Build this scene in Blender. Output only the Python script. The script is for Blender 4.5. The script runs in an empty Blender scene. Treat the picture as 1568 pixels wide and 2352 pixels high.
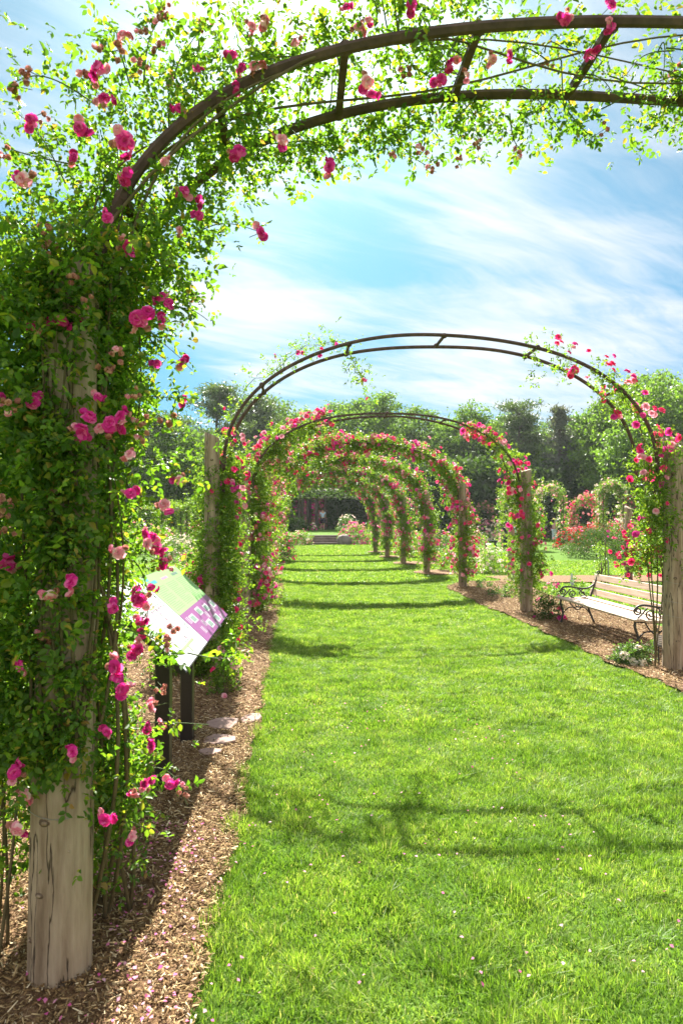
import bpy, math, random
import numpy as np
from mathutils import Vector, Matrix
R = math.radians
rng = np.random.default_rng(7)
random.seed(7)
scene = bpy.context.scene
COL = scene.collection

# ------------------------------------------------------------------ camera, world, sun, exposure
EYE = 1.6
PAN, PITCH = R(3.72), R(0.69)
cam_d = bpy.data.cameras.new("camera")
cam = bpy.data.objects.new("camera", cam_d)
COL.objects.link(cam)
cam.location = (0, 0, EYE)
cam.rotation_euler = (R(90) + PITCH, 0, -PAN)
cam_d.sensor_fit = 'HORIZONTAL'
cam_d.sensor_width = 36
cam_d.lens = 36
cam_d.clip_end = 2000
cam_d.clip_start = 0.05
cam_d.dof.use_dof = True
cam_d.dof.focus_distance = 6.5
cam_d.dof.aperture_fstop = 9.0
scene.camera = cam

SUN_EL = R(43)
world = bpy.data.worlds.new("World")
scene.world = world
world.use_nodes = True
sun_d = bpy.data.lights.new("sun", 'SUN')
sun_d.energy = 5.0
sun_d.angle = R(0.53)
sun_d.color = (1.0, 0.95, 0.86)
sun = bpy.data.objects.new("sun", sun_d)
COL.objects.link(sun)
sun.rotation_euler = (-(R(90) - SUN_EL), 0, 0)
scene.view_settings.view_transform = 'Standard'
scene.view_settings.look = 'None'
scene.view_settings.gamma = 1
scene.view_settings.exposure = 2.12
scene.render.engine = 'CYCLES'
scene.cycles.max_bounces = 10
scene.cycles.diffuse_bounces = 7
scene.cycles.glossy_bounces = 2
scene.cycles.transmission_bounces = 5
scene.cycles.use_fast_gi = False
scene.cycles.sample_clamp_indirect = 6
scene.cycles.volume_bounces = 0

def build_sky():
    nt = world.node_tree
    nt.nodes.clear()
    N, Lk = nt.nodes.new, nt.links.new
    out = N('ShaderNodeOutputWorld')
    bg = N('ShaderNodeBackground'); bg.inputs['Strength'].default_value = 0.095
    Lk(bg.outputs[0], out.inputs[0])
    sky = N('ShaderNodeTexSky'); sky.sky_type = 'NISHITA'
    sky.sun_disc = False; sky.sun_elevation = SUN_EL; sky.sun_rotation = 0
    sky.air_density = 1.0; sky.dust_density = 0.6; sky.ozone_density = 2.0
    tc = N('ShaderNodeTexCoord')
    sep = N('ShaderNodeSeparateXYZ'); Lk(tc.outputs['Generated'], sep.inputs[0])
    def m(op, a, b=None, c=None):
        n = N('ShaderNodeMath'); n.operation = op
        for k, v in enumerate((a, b, c)):
            if v is None: continue
            if isinstance(v, (int, float)): n.inputs[k].default_value = v
            else: Lk(v, n.inputs[k])
        return n.outputs[0]
    z = m('ADD', m('MAXIMUM', sep.outputs[2], 0.0), 0.12)
    px = m('DIVIDE', sep.outputs[0], z); py = m('DIVIDE', sep.outputs[1], z)
    comb = N('ShaderNodeCombineXYZ'); Lk(px, comb.inputs[0]); Lk(py, comb.inputs[1])
    mp = N('ShaderNodeMapping'); Lk(comb.outputs[0], mp.inputs[0])
    mp.inputs['Rotation'].default_value = (0, 0, R(CLROT))
    mp.inputs['Scale'].default_value = (0.9, 2.3, 1)
    mp.inputs['Location'].default_value = (0.7, 0.35, 0)
    warp = N('ShaderNodeTexNoise'); warp.inputs['Scale'].default_value = 0.9; warp.inputs['Detail'].default_value = 3
    Lk(mp.outputs[0], warp.inputs['Vector'])
    vm = N('ShaderNodeVectorMath'); vm.operation = 'MULTIPLY_ADD'
    Lk(warp.outputs['Color'], vm.inputs[0]); vm.inputs[1].default_value = (.75, .55, 0); Lk(mp.outputs[0], vm.inputs[2])
    n1 = N('ShaderNodeTexNoise'); n1.inputs['Scale'].default_value = 0.85; n1.inputs['Detail'].default_value = 9
    n1.inputs['Roughness'].default_value = 0.58; Lk(vm.outputs[0], n1.inputs['Vector'])
    mp2 = N('ShaderNodeMapping'); Lk(vm.outputs[0], mp2.inputs[0]); mp2.inputs['Scale'].default_value = (1.2, 6.0, 1)
    mp2.inputs['Rotation'].default_value = (0, 0, R(14))
    n2 = N('ShaderNodeTexNoise'); n2.inputs['Scale'].default_value = 1.4; n2.inputs['Detail'].default_value = 8
    n2.inputs['Roughness'].default_value = 0.6; Lk(mp2.outputs[0], n2.inputs['Vector'])
    # broad banks of cirrus plus one added fill bank, each round a direction
    s = m('ADD', m('MULTIPLY', n1.outputs[0], 0.95), m('MULTIPLY', n2.outputs[0], 0.5))
    def bank(d, k, amp, s):
        v = Vector(d).normalized()
        dp = N('ShaderNodeVectorMath'); dp.operation = 'DOT_PRODUCT'
        Lk(tc.outputs['Generated'], dp.inputs[0]); dp.inputs[1].default_value = v
        g = m('POWER', m('MAXIMUM', dp.outputs['Value'], 0.0), k)
        return m('ADD', s, m('MULTIPLY', g, amp))
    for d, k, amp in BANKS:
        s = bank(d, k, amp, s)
    mr = N('ShaderNodeMapRange'); mr.interpolation_type = 'SMOOTHSTEP'
    Lk(s, mr.inputs[0]); mr.inputs[1].default_value = 0.54; mr.inputs[2].default_value = 1.22
    cl = mr.outputs[0]
    # bright forward scattering round the sun
    dp = N('ShaderNodeVectorMath'); dp.operation = 'DOT_PRODUCT'
    Lk(tc.outputs['Generated'], dp.inputs[0])
    dp.inputs[1].default_value = (0, math.cos(SUN_EL), math.sin(SUN_EL))
    glow = m('POWER', m('MAXIMUM', dp.outputs['Value'], 0.0), 42.0)
    cl = m('MINIMUM', m('ADD', cl, m('MULTIPLY', glow, 0.75)), 1.0)
    tint = N('ShaderNodeMix'); tint.data_type = 'RGBA'; tint.blend_type = 'MULTIPLY'; tint.inputs[0].default_value = 1
    gm = N('ShaderNodeGamma'); gm.inputs[1].default_value = 1.4
    sc_ = N('ShaderNodeVectorMath'); sc_.operation = 'SCALE'; sc_.inputs['Scale'].default_value = 1 / 9
    Lk(sky.outputs[0], sc_.inputs[0]); Lk(sc_.outputs[0], gm.inputs[0])
    Lk(gm.outputs[0], tint.inputs[6]); tint.inputs[7].default_value = SKYTINT
    hz = N('ShaderNodeMapRange'); hz.interpolation_type = 'SMOOTHSTEP'; Lk(sep.outputs[2], hz.inputs[0]); hz.inputs[1].default_value = 0.0; hz.inputs[2].default_value = 0.42
    low = N('ShaderNodeMix'); low.data_type = 'RGBA'; Lk(hz.outputs[0], low.inputs[0]); low.inputs[6].default_value = (.36, .44, .66, 1); low.inputs[7].default_value = (1.12, 1.08, 1.04, 1)
    t2 = N('ShaderNodeMix'); t2.data_type = 'RGBA'; t2.blend_type = 'MULTIPLY'; t2.inputs[0].default_value = 1
    Lk(tint.outputs[2], t2.inputs[6]); Lk(low.outputs[2], t2.inputs[7])
    mix = N('ShaderNodeMix'); mix.data_type = 'RGBA'
    Lk(cl, mix.inputs[0]); Lk(t2.outputs[2], mix.inputs[6])
    bright = m('MULTIPLY_ADD', glow, 6.0, CLOUDV)
    cc = N('ShaderNodeCombineColor'); Lk(bright, cc.inputs[0]); Lk(m('MULTIPLY', bright, 1.01), cc.inputs[1]); Lk(m('MULTIPLY', bright, 1.03), cc.inputs[2])
    Lk(cc.outputs[0], mix.inputs[7])
    Lk(mix.outputs[2], bg.inputs['Color'])

ROT = cam.rotation_euler.to_matrix()
def ray(px, py):
    return ROT @ Vector(((px - 784) / 1568, (1176 - py) / 1568, -1))
def at(px, py, Y):
    d = ray(px, py)
    return Vector((0, 0, EYE)) + d * (Y / d.y)
def gnd(px, py):
    d = ray(px, py)
    return Vector((0, 0, EYE)) + d * (-EYE / d.z)
def sky_dir(px, py):
    return tuple(ray(px, py).normalized())
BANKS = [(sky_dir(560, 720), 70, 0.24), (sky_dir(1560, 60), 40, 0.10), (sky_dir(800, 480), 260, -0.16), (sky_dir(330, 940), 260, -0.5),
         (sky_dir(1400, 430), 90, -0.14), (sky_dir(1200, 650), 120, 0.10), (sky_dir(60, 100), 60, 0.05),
         (sky_dir(1100, 400), 300, 0.16), (sky_dir(1050, 860), 160, 0.16), (sky_dir(1350, 800), 60, 0.08), (sky_dir(1450, 550), 100, 0.10), (sky_dir(900, 620), 400, -0.1), ((0, -.8, .6), 1.2, .9)]  # last: unseen cloud bank behind the camera, added to brighten the shaded sides
CLROT = -62
SKYTINT = (1.62, 3.0, 2.75, 1)
CLOUDV = 2.6
build_sky()

# ------------------------------------------------------------------ materials
MATS = {}
def new_mat(name):
    m = bpy.data.materials.new(name); m.use_nodes = True
    m.node_tree.nodes.clear()
    MATS[name] = m
    return m, m.node_tree.nodes.new, m.node_tree.links.new
def ramp(N, stops):
    r = N('ShaderNodeValToRGB')
    while len(r.color_ramp.elements) < len(stops): r.color_ramp.elements.new(0.5)
    for e, (p, c) in zip(r.color_ramp.elements, stops):
        e.position = p; e.color = (*c, 1)
    return r
def leaf_mat(name, stops, trans=0.42, tint=(1.25, 1.3, 0.5), rough=0.45, spec=0.35, patch=None):
    m, N, Lk = new_mat(name)
    out = N('ShaderNodeOutputMaterial')
    geo = N('ShaderNodeNewGeometry')
    r = ramp(N, stops); Lk(geo.outputs['Random Per Island'], r.inputs[0])
    col = r.outputs[0]
    if patch:
        tc = N('ShaderNodeTexCoord')
        nz = N('ShaderNodeTexNoise'); nz.inputs['Scale'].default_value = patch[0]; nz.inputs['Detail'].default_value = 4
        Lk(tc.outputs['Object'], nz.inputs['Vector'])
        mr = N('ShaderNodeMapRange'); Lk(nz.outputs[0], mr.inputs[0]); mr.inputs[1].default_value = 0.42; mr.inputs[2].default_value = 0.62
        mx = N('ShaderNodeMix'); mx.data_type = 'RGBA'; mx.blend_type = 'MULTIPLY'
        Lk(mr.outputs[0], mx.inputs[0]); Lk(col, mx.inputs[6]); mx.inputs[7].default_value = (*patch[1], 1)
        col = mx.outputs[2]
    p = N('ShaderNodeBsdfPrincipled'); Lk(col, p.inputs['Base Color'])
    p.inputs['Roughness'].default_value = rough; p.inputs['Specular IOR Level'].default_value = spec
    t = N('ShaderNodeBsdfTranslucent')
    mx = N('ShaderNodeMix'); mx.data_type = 'RGBA'; mx.blend_type = 'MULTIPLY'; mx.inputs[0].default_value = 1
    Lk(col, mx.inputs[6]); mx.inputs[7].default_value = (*tint, 1); Lk(mx.outputs[2], t.inputs[0])
    mix = N('ShaderNodeMixShader'); mix.inputs[0].default_value = trans
    Lk(p.outputs[0], mix.inputs[1]); Lk(t.outputs[0], mix.inputs[2]); Lk(mix.outputs[0], out.inputs[0])
    return m
def surf_mat(name, stops, scale=5, detail=8, rough=0.8, stretch=(1, 1, 1), bump=0.3, bdist=0.01, spec=0.3, metallic=0, coord='Object', crack=None):
    m, N, Lk = new_mat(name)
    out = N('ShaderNodeOutputMaterial')
    tc = N('ShaderNodeTexCoord'); mp = N('ShaderNodeMapping'); Lk(tc.outputs[coord], mp.inputs[0]); mp.inputs['Scale'].default_value = stretch
    nz = N('ShaderNodeTexNoise'); nz.inputs['Scale'].default_value = scale; nz.inputs['Detail'].default_value = detail; nz.inputs['Roughness'].default_value = 0.65
    Lk(mp.outputs[0], nz.inputs['Vector'])
    r = ramp(N, stops); Lk(nz.outputs[0], r.inputs[0])
    col = r.outputs[0]; h = nz.outputs[0]
    if crack:
        mp2 = N('ShaderNodeMapping'); Lk(tc.outputs[coord], mp2.inputs[0]); mp2.inputs['Scale'].default_value = crack[0]
        n2 = N('ShaderNodeTexNoise'); n2.inputs['Scale'].default_value = crack[1]; n2.inputs['Detail'].default_value = 5; n2.inputs['Roughness'].default_value = 0.55
        Lk(mp2.outputs[0], n2.inputs['Vector'])
        mm = N('ShaderNodeMath'); mm.operation = 'SUBTRACT'; Lk(n2.outputs[0], mm.inputs[0]); mm.inputs[1].default_value = 0.5
        ab = N('ShaderNodeMath'); ab.operation = 'ABSOLUTE'; Lk(mm.outputs[0], ab.inputs[0])
        mr = N('ShaderNodeMapRange'); Lk(ab.outputs[0], mr.inputs[0]); mr.inputs[1].default_value = 0.0; mr.inputs[2].default_value = crack[2]
        n3 = N('ShaderNodeTexNoise'); n3.inputs['Scale'].default_value = 3.0; n3.inputs['Detail'].default_value = 3; Lk(mp.outputs[0], n3.inputs['Vector'])
        mk = N('ShaderNodeMapRange'); Lk(n3.outputs[0], mk.inputs[0]); mk.inputs[1].default_value = .52; mk.inputs[2].default_value = .66
        mxm = N('ShaderNodeMath'); mxm.operation = 'MAXIMUM'; Lk(mr.outputs[0], mxm.inputs[0]); Lk(mk.outputs[0], mxm.inputs[1]); mr = mxm
        mx = N('ShaderNodeMix'); mx.data_type = 'RGBA'; Lk(mr.outputs[0], mx.inputs[0])
        mx.inputs[6].default_value = (*crack[3], 1); Lk(col, mx.inputs[7]); col = mx.outputs[2]
        ad = N('ShaderNodeMath'); ad.operation = 'MULTIPLY_ADD'; Lk(mr.outputs[0], ad.inputs[0]); ad.inputs[1].default_value = 0.8; Lk(h, ad.inputs[2]); h = ad.outputs[0]
    p = N('ShaderNodeBsdfPrincipled'); Lk(col, p.inputs['Base Color'])
    p.inputs['Roughness'].default_value = rough; p.inputs['Specular IOR Level'].default_value = spec; p.inputs['Metallic'].default_value = metallic
    b = N('ShaderNodeBump'); b.inputs['Strength'].default_value = bump; b.inputs['Distance'].default_value = bdist
    Lk(h, b.inputs['Height']); Lk(b.outputs[0], p.inputs['Normal'])
    Lk(p.outputs[0], out.inputs[0])
    return m
leaf_near = leaf_mat('leaf_near', [(0, (.055, .125, .018)), (.5, (.105, .20, .026)), (.85, (.17, .27, .032)), (.96, (.28, .28, .04)), (1, (.30, .17, .07))], 0.55, (1.6, 1.7, .55))
leaf_mid = leaf_mat('leaf_mid', [(0, (.060, .125, .016)), (.5, (.115, .21, .026)), (1, (.21, .27, .042))], 0.52, (1.6, 1.7, .6))
leaf_bush = leaf_mat('leaf_bush', [(0, (.050, .105, .030)), (.6, (.095, .165, .045)), (1, (.18, .22, .08))], 0.4, (1.4, 1.6, .6))
leaf_dark = leaf_mat('leaf_dark', [(0, (.036, .075, .022)), (1, (.070, .12, .032))], 0.38, rough=.7, spec=.1)
leaf_tree = leaf_mat('leaf_tree', [(0, (.070, .125, .027)), (.6, (.115, .190, .038)), (1, (.18, .265, .055))], 0.44, (1.4, 1.6, .6), .6, .12)
leaf_tree2 = leaf_mat('leaf_tree2', [(0, (.09, .16, .030)), (.6, (.14, .23, .042)), (1, (.20, .30, .055))], 0.45, (1.3, 1.5, .5))
leaf_pine = leaf_mat('leaf_pine', [(0, (.060, .105, .045)), (1, (.12, .175, .065))], 0.35)
leaf_spruce = leaf_mat('leaf_spruce', [(0, (.085, .11, .090)), (1, (.15, .165, .125))], 0.25)
grass_mat = leaf_mat('grass_mat', [(0, (.055, .122, .012)), (.45, (.118, .222, .026)), (.88, (.182, .295, .052)), (.97, (.26, .31, .11)), (1, (.38, .38, .20))], 0.45, (1.45, 1.5, .6), 0.5, 0.28, patch=(2.6, (1.6, 1.34, 1.7)))
def petal(name, a, b, c=None):
    return leaf_mat(name, [(0, a), (.6, b), (1, c or b)], 0.4, (1.1, .9, 1.0), 0.6, 0.15)
petal_mag = petal('petal_mag', (.60, .020, .24), (.78, .05, .36), (.88, .20, .50))
petal_red = petal('petal_red', (.70, .014, .12), (.86, .04, .20), (.93, .18, .36))
petal_pale = petal('petal_pale', (.80, .22, .34), (.85, .42, .50), (.90, .68, .66))
petal_spent = petal('petal_spent', (.36, .14, .12), (.52, .24, .18), (.66, .38, .26))
petal_white = petal('petal_white', (.84, .76, .56), (.9, .86, .70))
petal_scarlet = petal('petal_scarlet', (.55, .01, .015), (.75, .03, .03))
petal_salmon = petal('petal_salmon', (.66, .24, .24), (.76, .38, .34))
cane_mat = surf_mat('cane_mat', [(.3, (.07, .06, .025)), (.7, (.16, .12, .06))], 30)
cane_green = surf_mat('cane_green', [(.3, (.05, .09, .02)), (.7, (.11, .15, .05))], 30)
bark_mat = surf_mat('bark_mat', [(.3, (.05, .04, .03)), (.7, (.13, .105, .08))], 3, stretch=(1, 1, .2))
wood_mat = surf_mat('wood_mat', [(.25, (.11, .072, .046)), (.42, (.235, .168, .112)), (.58, (.35, .268, .19)), (.76, (.47, .38, .28))], 6, 10, 0.85, (3, 3, .35), 0.9, 0.012, crack=((8, 8, .9), 1.2, 0.013, (.055, .036, .024)))
woodpale_mat = surf_mat('woodpale_mat', [(.3, (.30, .205, .145)), (.5, (.44, .325, .24)), (.62, (.52, .41, .31)), (.78, (.60, .49, .38))], 9, 8, 0.6, (.4, 6, 6), 0.25, 0.003)
iron_mat = surf_mat('iron_mat', [(.3, (.012, .012, .014)), (.7, (.035, .032, .032))], 20, rough=0.45, spec=0.5)
hoop_mat = surf_mat('hoop_mat', [(.35, (.055, .032, .027)), (.55, (.090, .052, .042)), (.75, (.15, .085, .060))], 14, rough=0.75, stretch=(1, 1, 1), bump=0.35, bdist=0.004)
wire_mat = surf_mat('wire_mat', [(.3, (.25, .25, .25)), (.7, (.4, .4, .4))], 20, rough=0.5, metallic=0.6)
mulch_mat = surf_mat('mulch_mat', [(.28, (.055, .030, .016)), (.45, (.145, .085, .046)), (.6, (.25, .155, .09)), (.78, (.38, .26, .16))], 38, 9, 0.95, (1, 1, 1), 1.0, 0.02, 0.1)
chip_mat = leaf_mat('chip_mat', [(0, (.050, .029, .015)), (.35, (.155, .092, .042)), (.7, (.31, .205, .095)), (.9, (.51, .38, .20)), (1, (.70, .59, .40))], 0.0, (1, 1, 1), 0.9, 0.1)
ground_mat = surf_mat('ground_mat', [(.3, (.045, .095, .012)), (.5, (.075, .150, .018)), (.7, (.12, .20, .028))], 14, 9, 0.95, (1, 1, 1), 0.8, 0.03, 0.05)
stone_mat = surf_mat('stone_mat', [(.3, (.22, .14, .115)), (.6, (.33, .225, .185)), (.8, (.42, .31, .26))], 9, 9, 0.9, bump=0.7, bdist=0.008)
step_mat = surf_mat('step_mat', [(.3, (.10, .075, .068)), (.7, (.20, .155, .14))], 3, 8, 0.9)
rock_mat = surf_mat('rock_mat', [(.3, (.10, .085, .08)), (.7, (.24, .21, .19))], 2.5, 8, 0.9, bump=0.6, bdist=0.05)
def flat(name, c, rough=0.6, var=0.08, spec=0.3):
    return surf_mat(name, [(.3, tuple(v * (1 - var) for v in c)), (.7, tuple(min(1, v * (1 + var)) for v in c))], 12, 4, rough, bump=0.02, spec=spec)
signleg_mat = flat('signleg_mat', (.018, .013, .011), 0.45, .2, .4)
sign_white = flat('sign_white', (.50, .51, .53), 0.3, .02)
sign_green = flat('sign_green', (.24, .46, .17), 0.3, .03)
sign_purple = flat('sign_purple', (.21, .065, .20), 0.3, .03)
sign_ink = flat('sign_ink', (.13, .22, .16), 0.4)
sign_pink = flat('sign_pink', (.55, .24, .36), 0.4)
sign_teal = flat('sign_teal', (.03, .32, .42), 0.4)
sign_grey = flat('sign_grey', (.13, .20, .17), 0.4)
sign_text = flat('sign_text', (.15, .30, .12), 0.4)
sign_line = flat('sign_line', (.46, .38, .50), 0.4)
tag_mat = flat('tag_mat', (.16, .16, .175), 0.4)
skin_mat = flat('skin_mat', (.48, .28, .20), 0.6)
cloth_blue = flat('cloth_blue', (.45, .58, .72), 0.9)
cloth_white = flat('cloth_white', (.62, .72, .84), 0.9)
cloth_dark = flat('cloth_dark', (.02, .02, .035), 0.9)
cloth_pink = flat('cloth_pink', (.60, .32, .36), 0.9)
hair_mat = flat('hair_mat', (.02, .014, .01), 0.7)
straw_mat = flat('straw_mat', (.55, .42, .24), 0.9)

# ------------------------------------------------------------------ helpers
def fbm(x, y, seed=0, octv=4):
    x = np.asarray(x, float); y = np.asarray(y, float)
    tot = np.zeros_like(x); amp = 1; norm = 0
    for o in range(octv):
        xi = np.floor(x).astype(np.int64); yi = np.floor(y).astype(np.int64)
        fx = x - xi; fy = y - yi
        fx = fx * fx * (3 - 2 * fx); fy = fy * fy * (3 - 2 * fy)
        def h(a, b):
            n = (a * 374761393 + b * 668265263 + (seed + o) * 1442695041) & 0x7fffffff
            n = ((n ^ (n >> 13)) * 1274126177) & 0x7fffffff
            return ((n ^ (n >> 16)) & 0xffff) / 65535.0
        v = (h(xi, yi) * (1 - fx) + h(xi + 1, yi) * fx) * (1 - fy) + (h(xi, yi + 1) * (1 - fx) + h(xi + 1, yi + 1) * fx) * fy
        tot += v * amp; norm += amp; amp *= 0.5; x = x * 2.03 + 5.1; y = y * 2.03 + 1.7
    return tot / norm
def unit(v):
    return v / (np.linalg.norm(v, axis=-1, keepdims=True) + 1e-9)
def rdir(n):
    return unit(rng.normal(size=(n, 3)))

def mesh_np(name, V, F, mats, midx=None, smooth=False):
    """V (n,3); F list of int arrays (m,k)"""
    me = bpy.data.meshes.new(name)
    V = np.ascontiguousarray(V, dtype=np.float32)
    F = [f for f in (F if isinstance(F, list) else [F]) if len(f)]
    me.vertices.add(len(V)); me.vertices.foreach_set('co', V.ravel())
    loops = np.concatenate([f.ravel() for f in F]).astype(np.int32)
    tot = np.concatenate([np.full(len(f), f.shape[1]) for f in F]).astype(np.int32)
    start = np.concatenate([[0], np.cumsum(tot)[:-1]]).astype(np.int32)
    me.loops.add(len(loops)); me.loops.foreach_set('vertex_index', loops)
    me.polygons.add(len(tot)); me.polygons.foreach_set('loop_start', start)
    try: me.polygons.foreach_set('loop_total', tot)
    except Exception: pass
    for m in (mats if isinstance(mats, (list, tuple)) else [mats]): me.materials.append(m)
    if midx is not None: me.polygons.foreach_set('material_index', np.asarray(midx, dtype=np.int32))
    if smooth: me.polygons.foreach_set('use_smooth', np.ones(len(tot), dtype=bool))
    me.update(calc_edges=True)
    return me
def link(name, me, parent=None, loc=None, rot=None, sc=None):
    o = bpy.data.objects.new(name, me); COL.objects.link(o)
    if parent: o.parent = parent
    if loc is not None: o.location = loc
    if rot is not None: o.rotation_euler = rot
    if sc is not None: o.scale = (sc, sc, sc) if isinstance(sc, (int, float)) else sc
    return o
def tag(o, label=None, cat=None, group=None, kind=None):
    if label: o['label'] = label
    if cat: o['category'] = cat
    if group: o['group'] = group
    if kind: o['kind'] = kind
    return o
def empty(name, loc, label, cat, group=None, rz=0):
    o = bpy.data.objects.new(name, None); COL.objects.link(o)
    o.location = loc; o.rotation_euler = (0, 0, rz); o.empty_display_size = 0.1
    return tag(o, label, cat, group)

class MB:
    """collects simple shapes into one mesh"""
    def __init__(s): s.v = []; s.f = []; s.mi = []; s.n = 0
    def add(s, V, F, mi=0):
        s.v.append(np.asarray(V, float)); s.f += [tuple(i + s.n for i in f) for f in F]; s.mi += [mi] * len(F); s.n += len(V)
    def box(s, a, b, mi=0, bev=0.0, rot=None, c=None):
        x0, y0, z0 = a; x1, y1, z1 = b
        if bev > 0:
            e = bev
            V = []
            for z, i in ((z0, e), (z0 + e, 0), (z1 - e, 0), (z1, e)):
                V += [(x0 + i, y0 + i + (0 if i else e), z), (x0 + i + (0 if i else e), y0 + i, z), (x1 - i - (0 if i else e), y0 + i, z), (x1 - i, y0 + i + (0 if i else e), z),
                      (x1 - i, y1 - i - (0 if i else e), z), (x1 - i - (0 if i else e), y1 - i, z), (x0 + i + (0 if i else e), y1 - i, z), (x0 + i, y1 - i - (0 if i else e), z)]
            F = [tuple(range(7, -1, -1)), tuple(range(24, 32))]
            for r_ in range(3):
                for k in range(8):
                    F.append((r_ * 8 + k, r_ * 8 + (k + 1) % 8, (r_ + 1) * 8 + (k + 1) % 8, (r_ + 1) * 8 + k))
        else:
            V = [(x0, y0, z0), (x1, y0, z0), (x1, y1, z0), (x0, y1, z0), (x0, y0, z1), (x1, y0, z1), (x1, y1, z1), (x0, y1, z1)]
            F = [(3, 2, 1, 0), (4, 5, 6, 7), (0, 1, 5, 4), (1, 2, 6, 5), (2, 3, 7, 6), (3, 0, 4, 7)]
        V = np.array(V, float)
        if rot is not None:
            c = np.array(c if c is not None else V.mean(0)); V = (V - c) @ np.array(rot.to_3x3()).T + c
        s.add(V, F, mi)
    def tube(s, pts, rad, n=8, mi=0, cap=True, square=False):
        pts = np.array(pts, float); m = len(pts)
        rad = np.full(m, rad) if np.isscalar(rad) else np.array(rad, float)
        T = np.gradient(pts, axis=0) if m > 2 else np.repeat((pts[1] - pts[0])[None], 2, 0)
        T = unit(T)
        u = np.cross(T[0], (0, 0, 1)); 
        if np.linalg.norm(u) < 1e-3: u = np.array((1., 0, 0))
        u = u / np.linalg.norm(u); V = []
        for i in range(m):
            u = u - T[i] * np.dot(u, T[i]); u /= np.linalg.norm(u); w = np.cross(T[i], u)
            for k in range(n):
                a = 2 * math.pi * (k + .5) / n
                V.append(pts[i] + rad[i] * (u * math.cos(a) + w * math.sin(a)))
        F = []
        for i in range(m - 1):
            for k in range(n):
                k2 = (k + 1) % n
                F.append((i * n + k, i * n + k2, (i + 1) * n + k2, (i + 1) * n + k))
        if cap: F += [tuple(range(n - 1, -1, -1)), tuple((m - 1) * n + k for k in range(n))]
        s.add(V, F, mi)
    def ell(s, c, r, n=12, m=8, mi=0, rot=None):
        V = []
        for i in range(m + 1):
            t = math.pi * i / m
            for k in range(n):
                a = 2 * math.pi * k / n
                V.append((r[0] * math.sin(t) * math.cos(a), r[1] * math.sin(t) * math.sin(a), r[2] * math.cos(t)))
        V = np.array(V)
        if rot is not None: V = V @ np.array(rot.to_3x3()).T
        F = [(i * n + k, (i + 1) * n + k, (i + 1) * n + (k + 1) % n, i * n + (k + 1) % n) for i in range(m) for k in range(n)]
        s.add(V + np.array(c), F, mi)
    def build(s, name, mats, parent=None, smooth=False, loc=None, rot=None):
        me = bpy.data.meshes.new(name)
        me.from_pydata([tuple(v) for v in np.concatenate(s.v)], [], s.f)
        for m in (mats if isinstance(mats, (list, tuple)) else [mats]): me.materials.append(m)
        me.polygons.foreach_set('material_index', s.mi)
        if smooth: me.polygons.foreach_set('use_smooth', [True] * len(s.f))
        me.update()
        return link(name, me, parent, loc, rot)

def leaves6(P, D, Nn, L, W, fold=0.18):
    S = unit(np.cross(D, Nn)); Nn = unit(np.cross(S, D))
    L = L[:, None]; W = W[:, None]
    V = np.stack([P, P + D * L * .30 - S * W * .46 + Nn * W * fold, P + D * L * .68 - S * W * .40 + Nn * W * fold,
                  P + D * L - Nn * L * .12, P + D * L * .68 + S * W * .40 + Nn * W * fold, P + D * L * .30 + S * W * .46 + Nn * W * fold], 1)
    n = len(P); b = np.arange(n)[:, None] * 6
    F = np.concatenate([b + np.array([[0, 1, 2, 3]]), b + np.array([[0, 3, 4, 5]])], 0)
    return V.reshape(-1, 3), F
def leaves4(P, D, Nn, L, W, fold=0.2):
    S = unit(np.cross(D, Nn)); Nn = unit(np.cross(S, D))
    L = L[:, None]; W = W[:, None]
    V = np.stack([P, P + D * L * .45 - S * W * .5 + Nn * W * fold, P + D * L, P + D * L * .45 + S * W * .5 + Nn * W * fold], 1)
    n = len(P); b = np.arange(n)[:, None] * 4
    return V.reshape(-1, 3), b + np.array([[0, 1, 2, 3]])
def compound(P, D, Nn, s):
    """rose leaf: five leaflets on a stalk"""
    S = unit(np.cross(D, Nn)); n = len(P); s_ = s[:, None]
    out = []
    for t, sg, k in ((2.2, 0, 1.05), (1.9, 1, .95), (1.9, -1, .95), (.95, 1, .8), (.95, -1, .8)):
        d = unit(D * (.45 if sg else 1) + S * sg * .9 + rng.normal(size=(n, 3)) * .18 - np.array((0, 0, .12)))
        out.append((P + D * t * s_ * .9, d, unit(Nn + rng.normal(size=(n, 3)) * .3), s * k * rng.uniform(.8, 1.15, n)))
    P2 = np.concatenate([o[0] for o in out]); D2 = np.concatenate([o[1] for o in out]); N2 = np.concatenate([o[2] for o in out]); L2 = np.concatenate([o[3] for o in out])
    return P2, D2, N2, L2
def foliage_mesh(name, C, size, mat, near=False, up=0.55):
    """C centres of compound leaves; leaves droop outwards with upward faces"""
    n = len(C)
    D = unit(rng.normal(size=(n, 3)) + np.array((0, 0, -.15))); Nn = unit(rng.normal(size=(n, 3)) + np.array((0, 0, up * 2)))
    if near:
        P, D, Nn, L = compound(C, D, Nn, size * rng.uniform(.55, 1.4, n))
        V, F = leaves6(P, D, Nn, L, L * rng.uniform(.50, .72, len(L)))
    else:
        L = size * rng.uniform(.7, 1.3, n)
        V, F = leaves4(C, D, Nn, L, L * .62)
    return mesh_np(name, V, F, mat)

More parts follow.
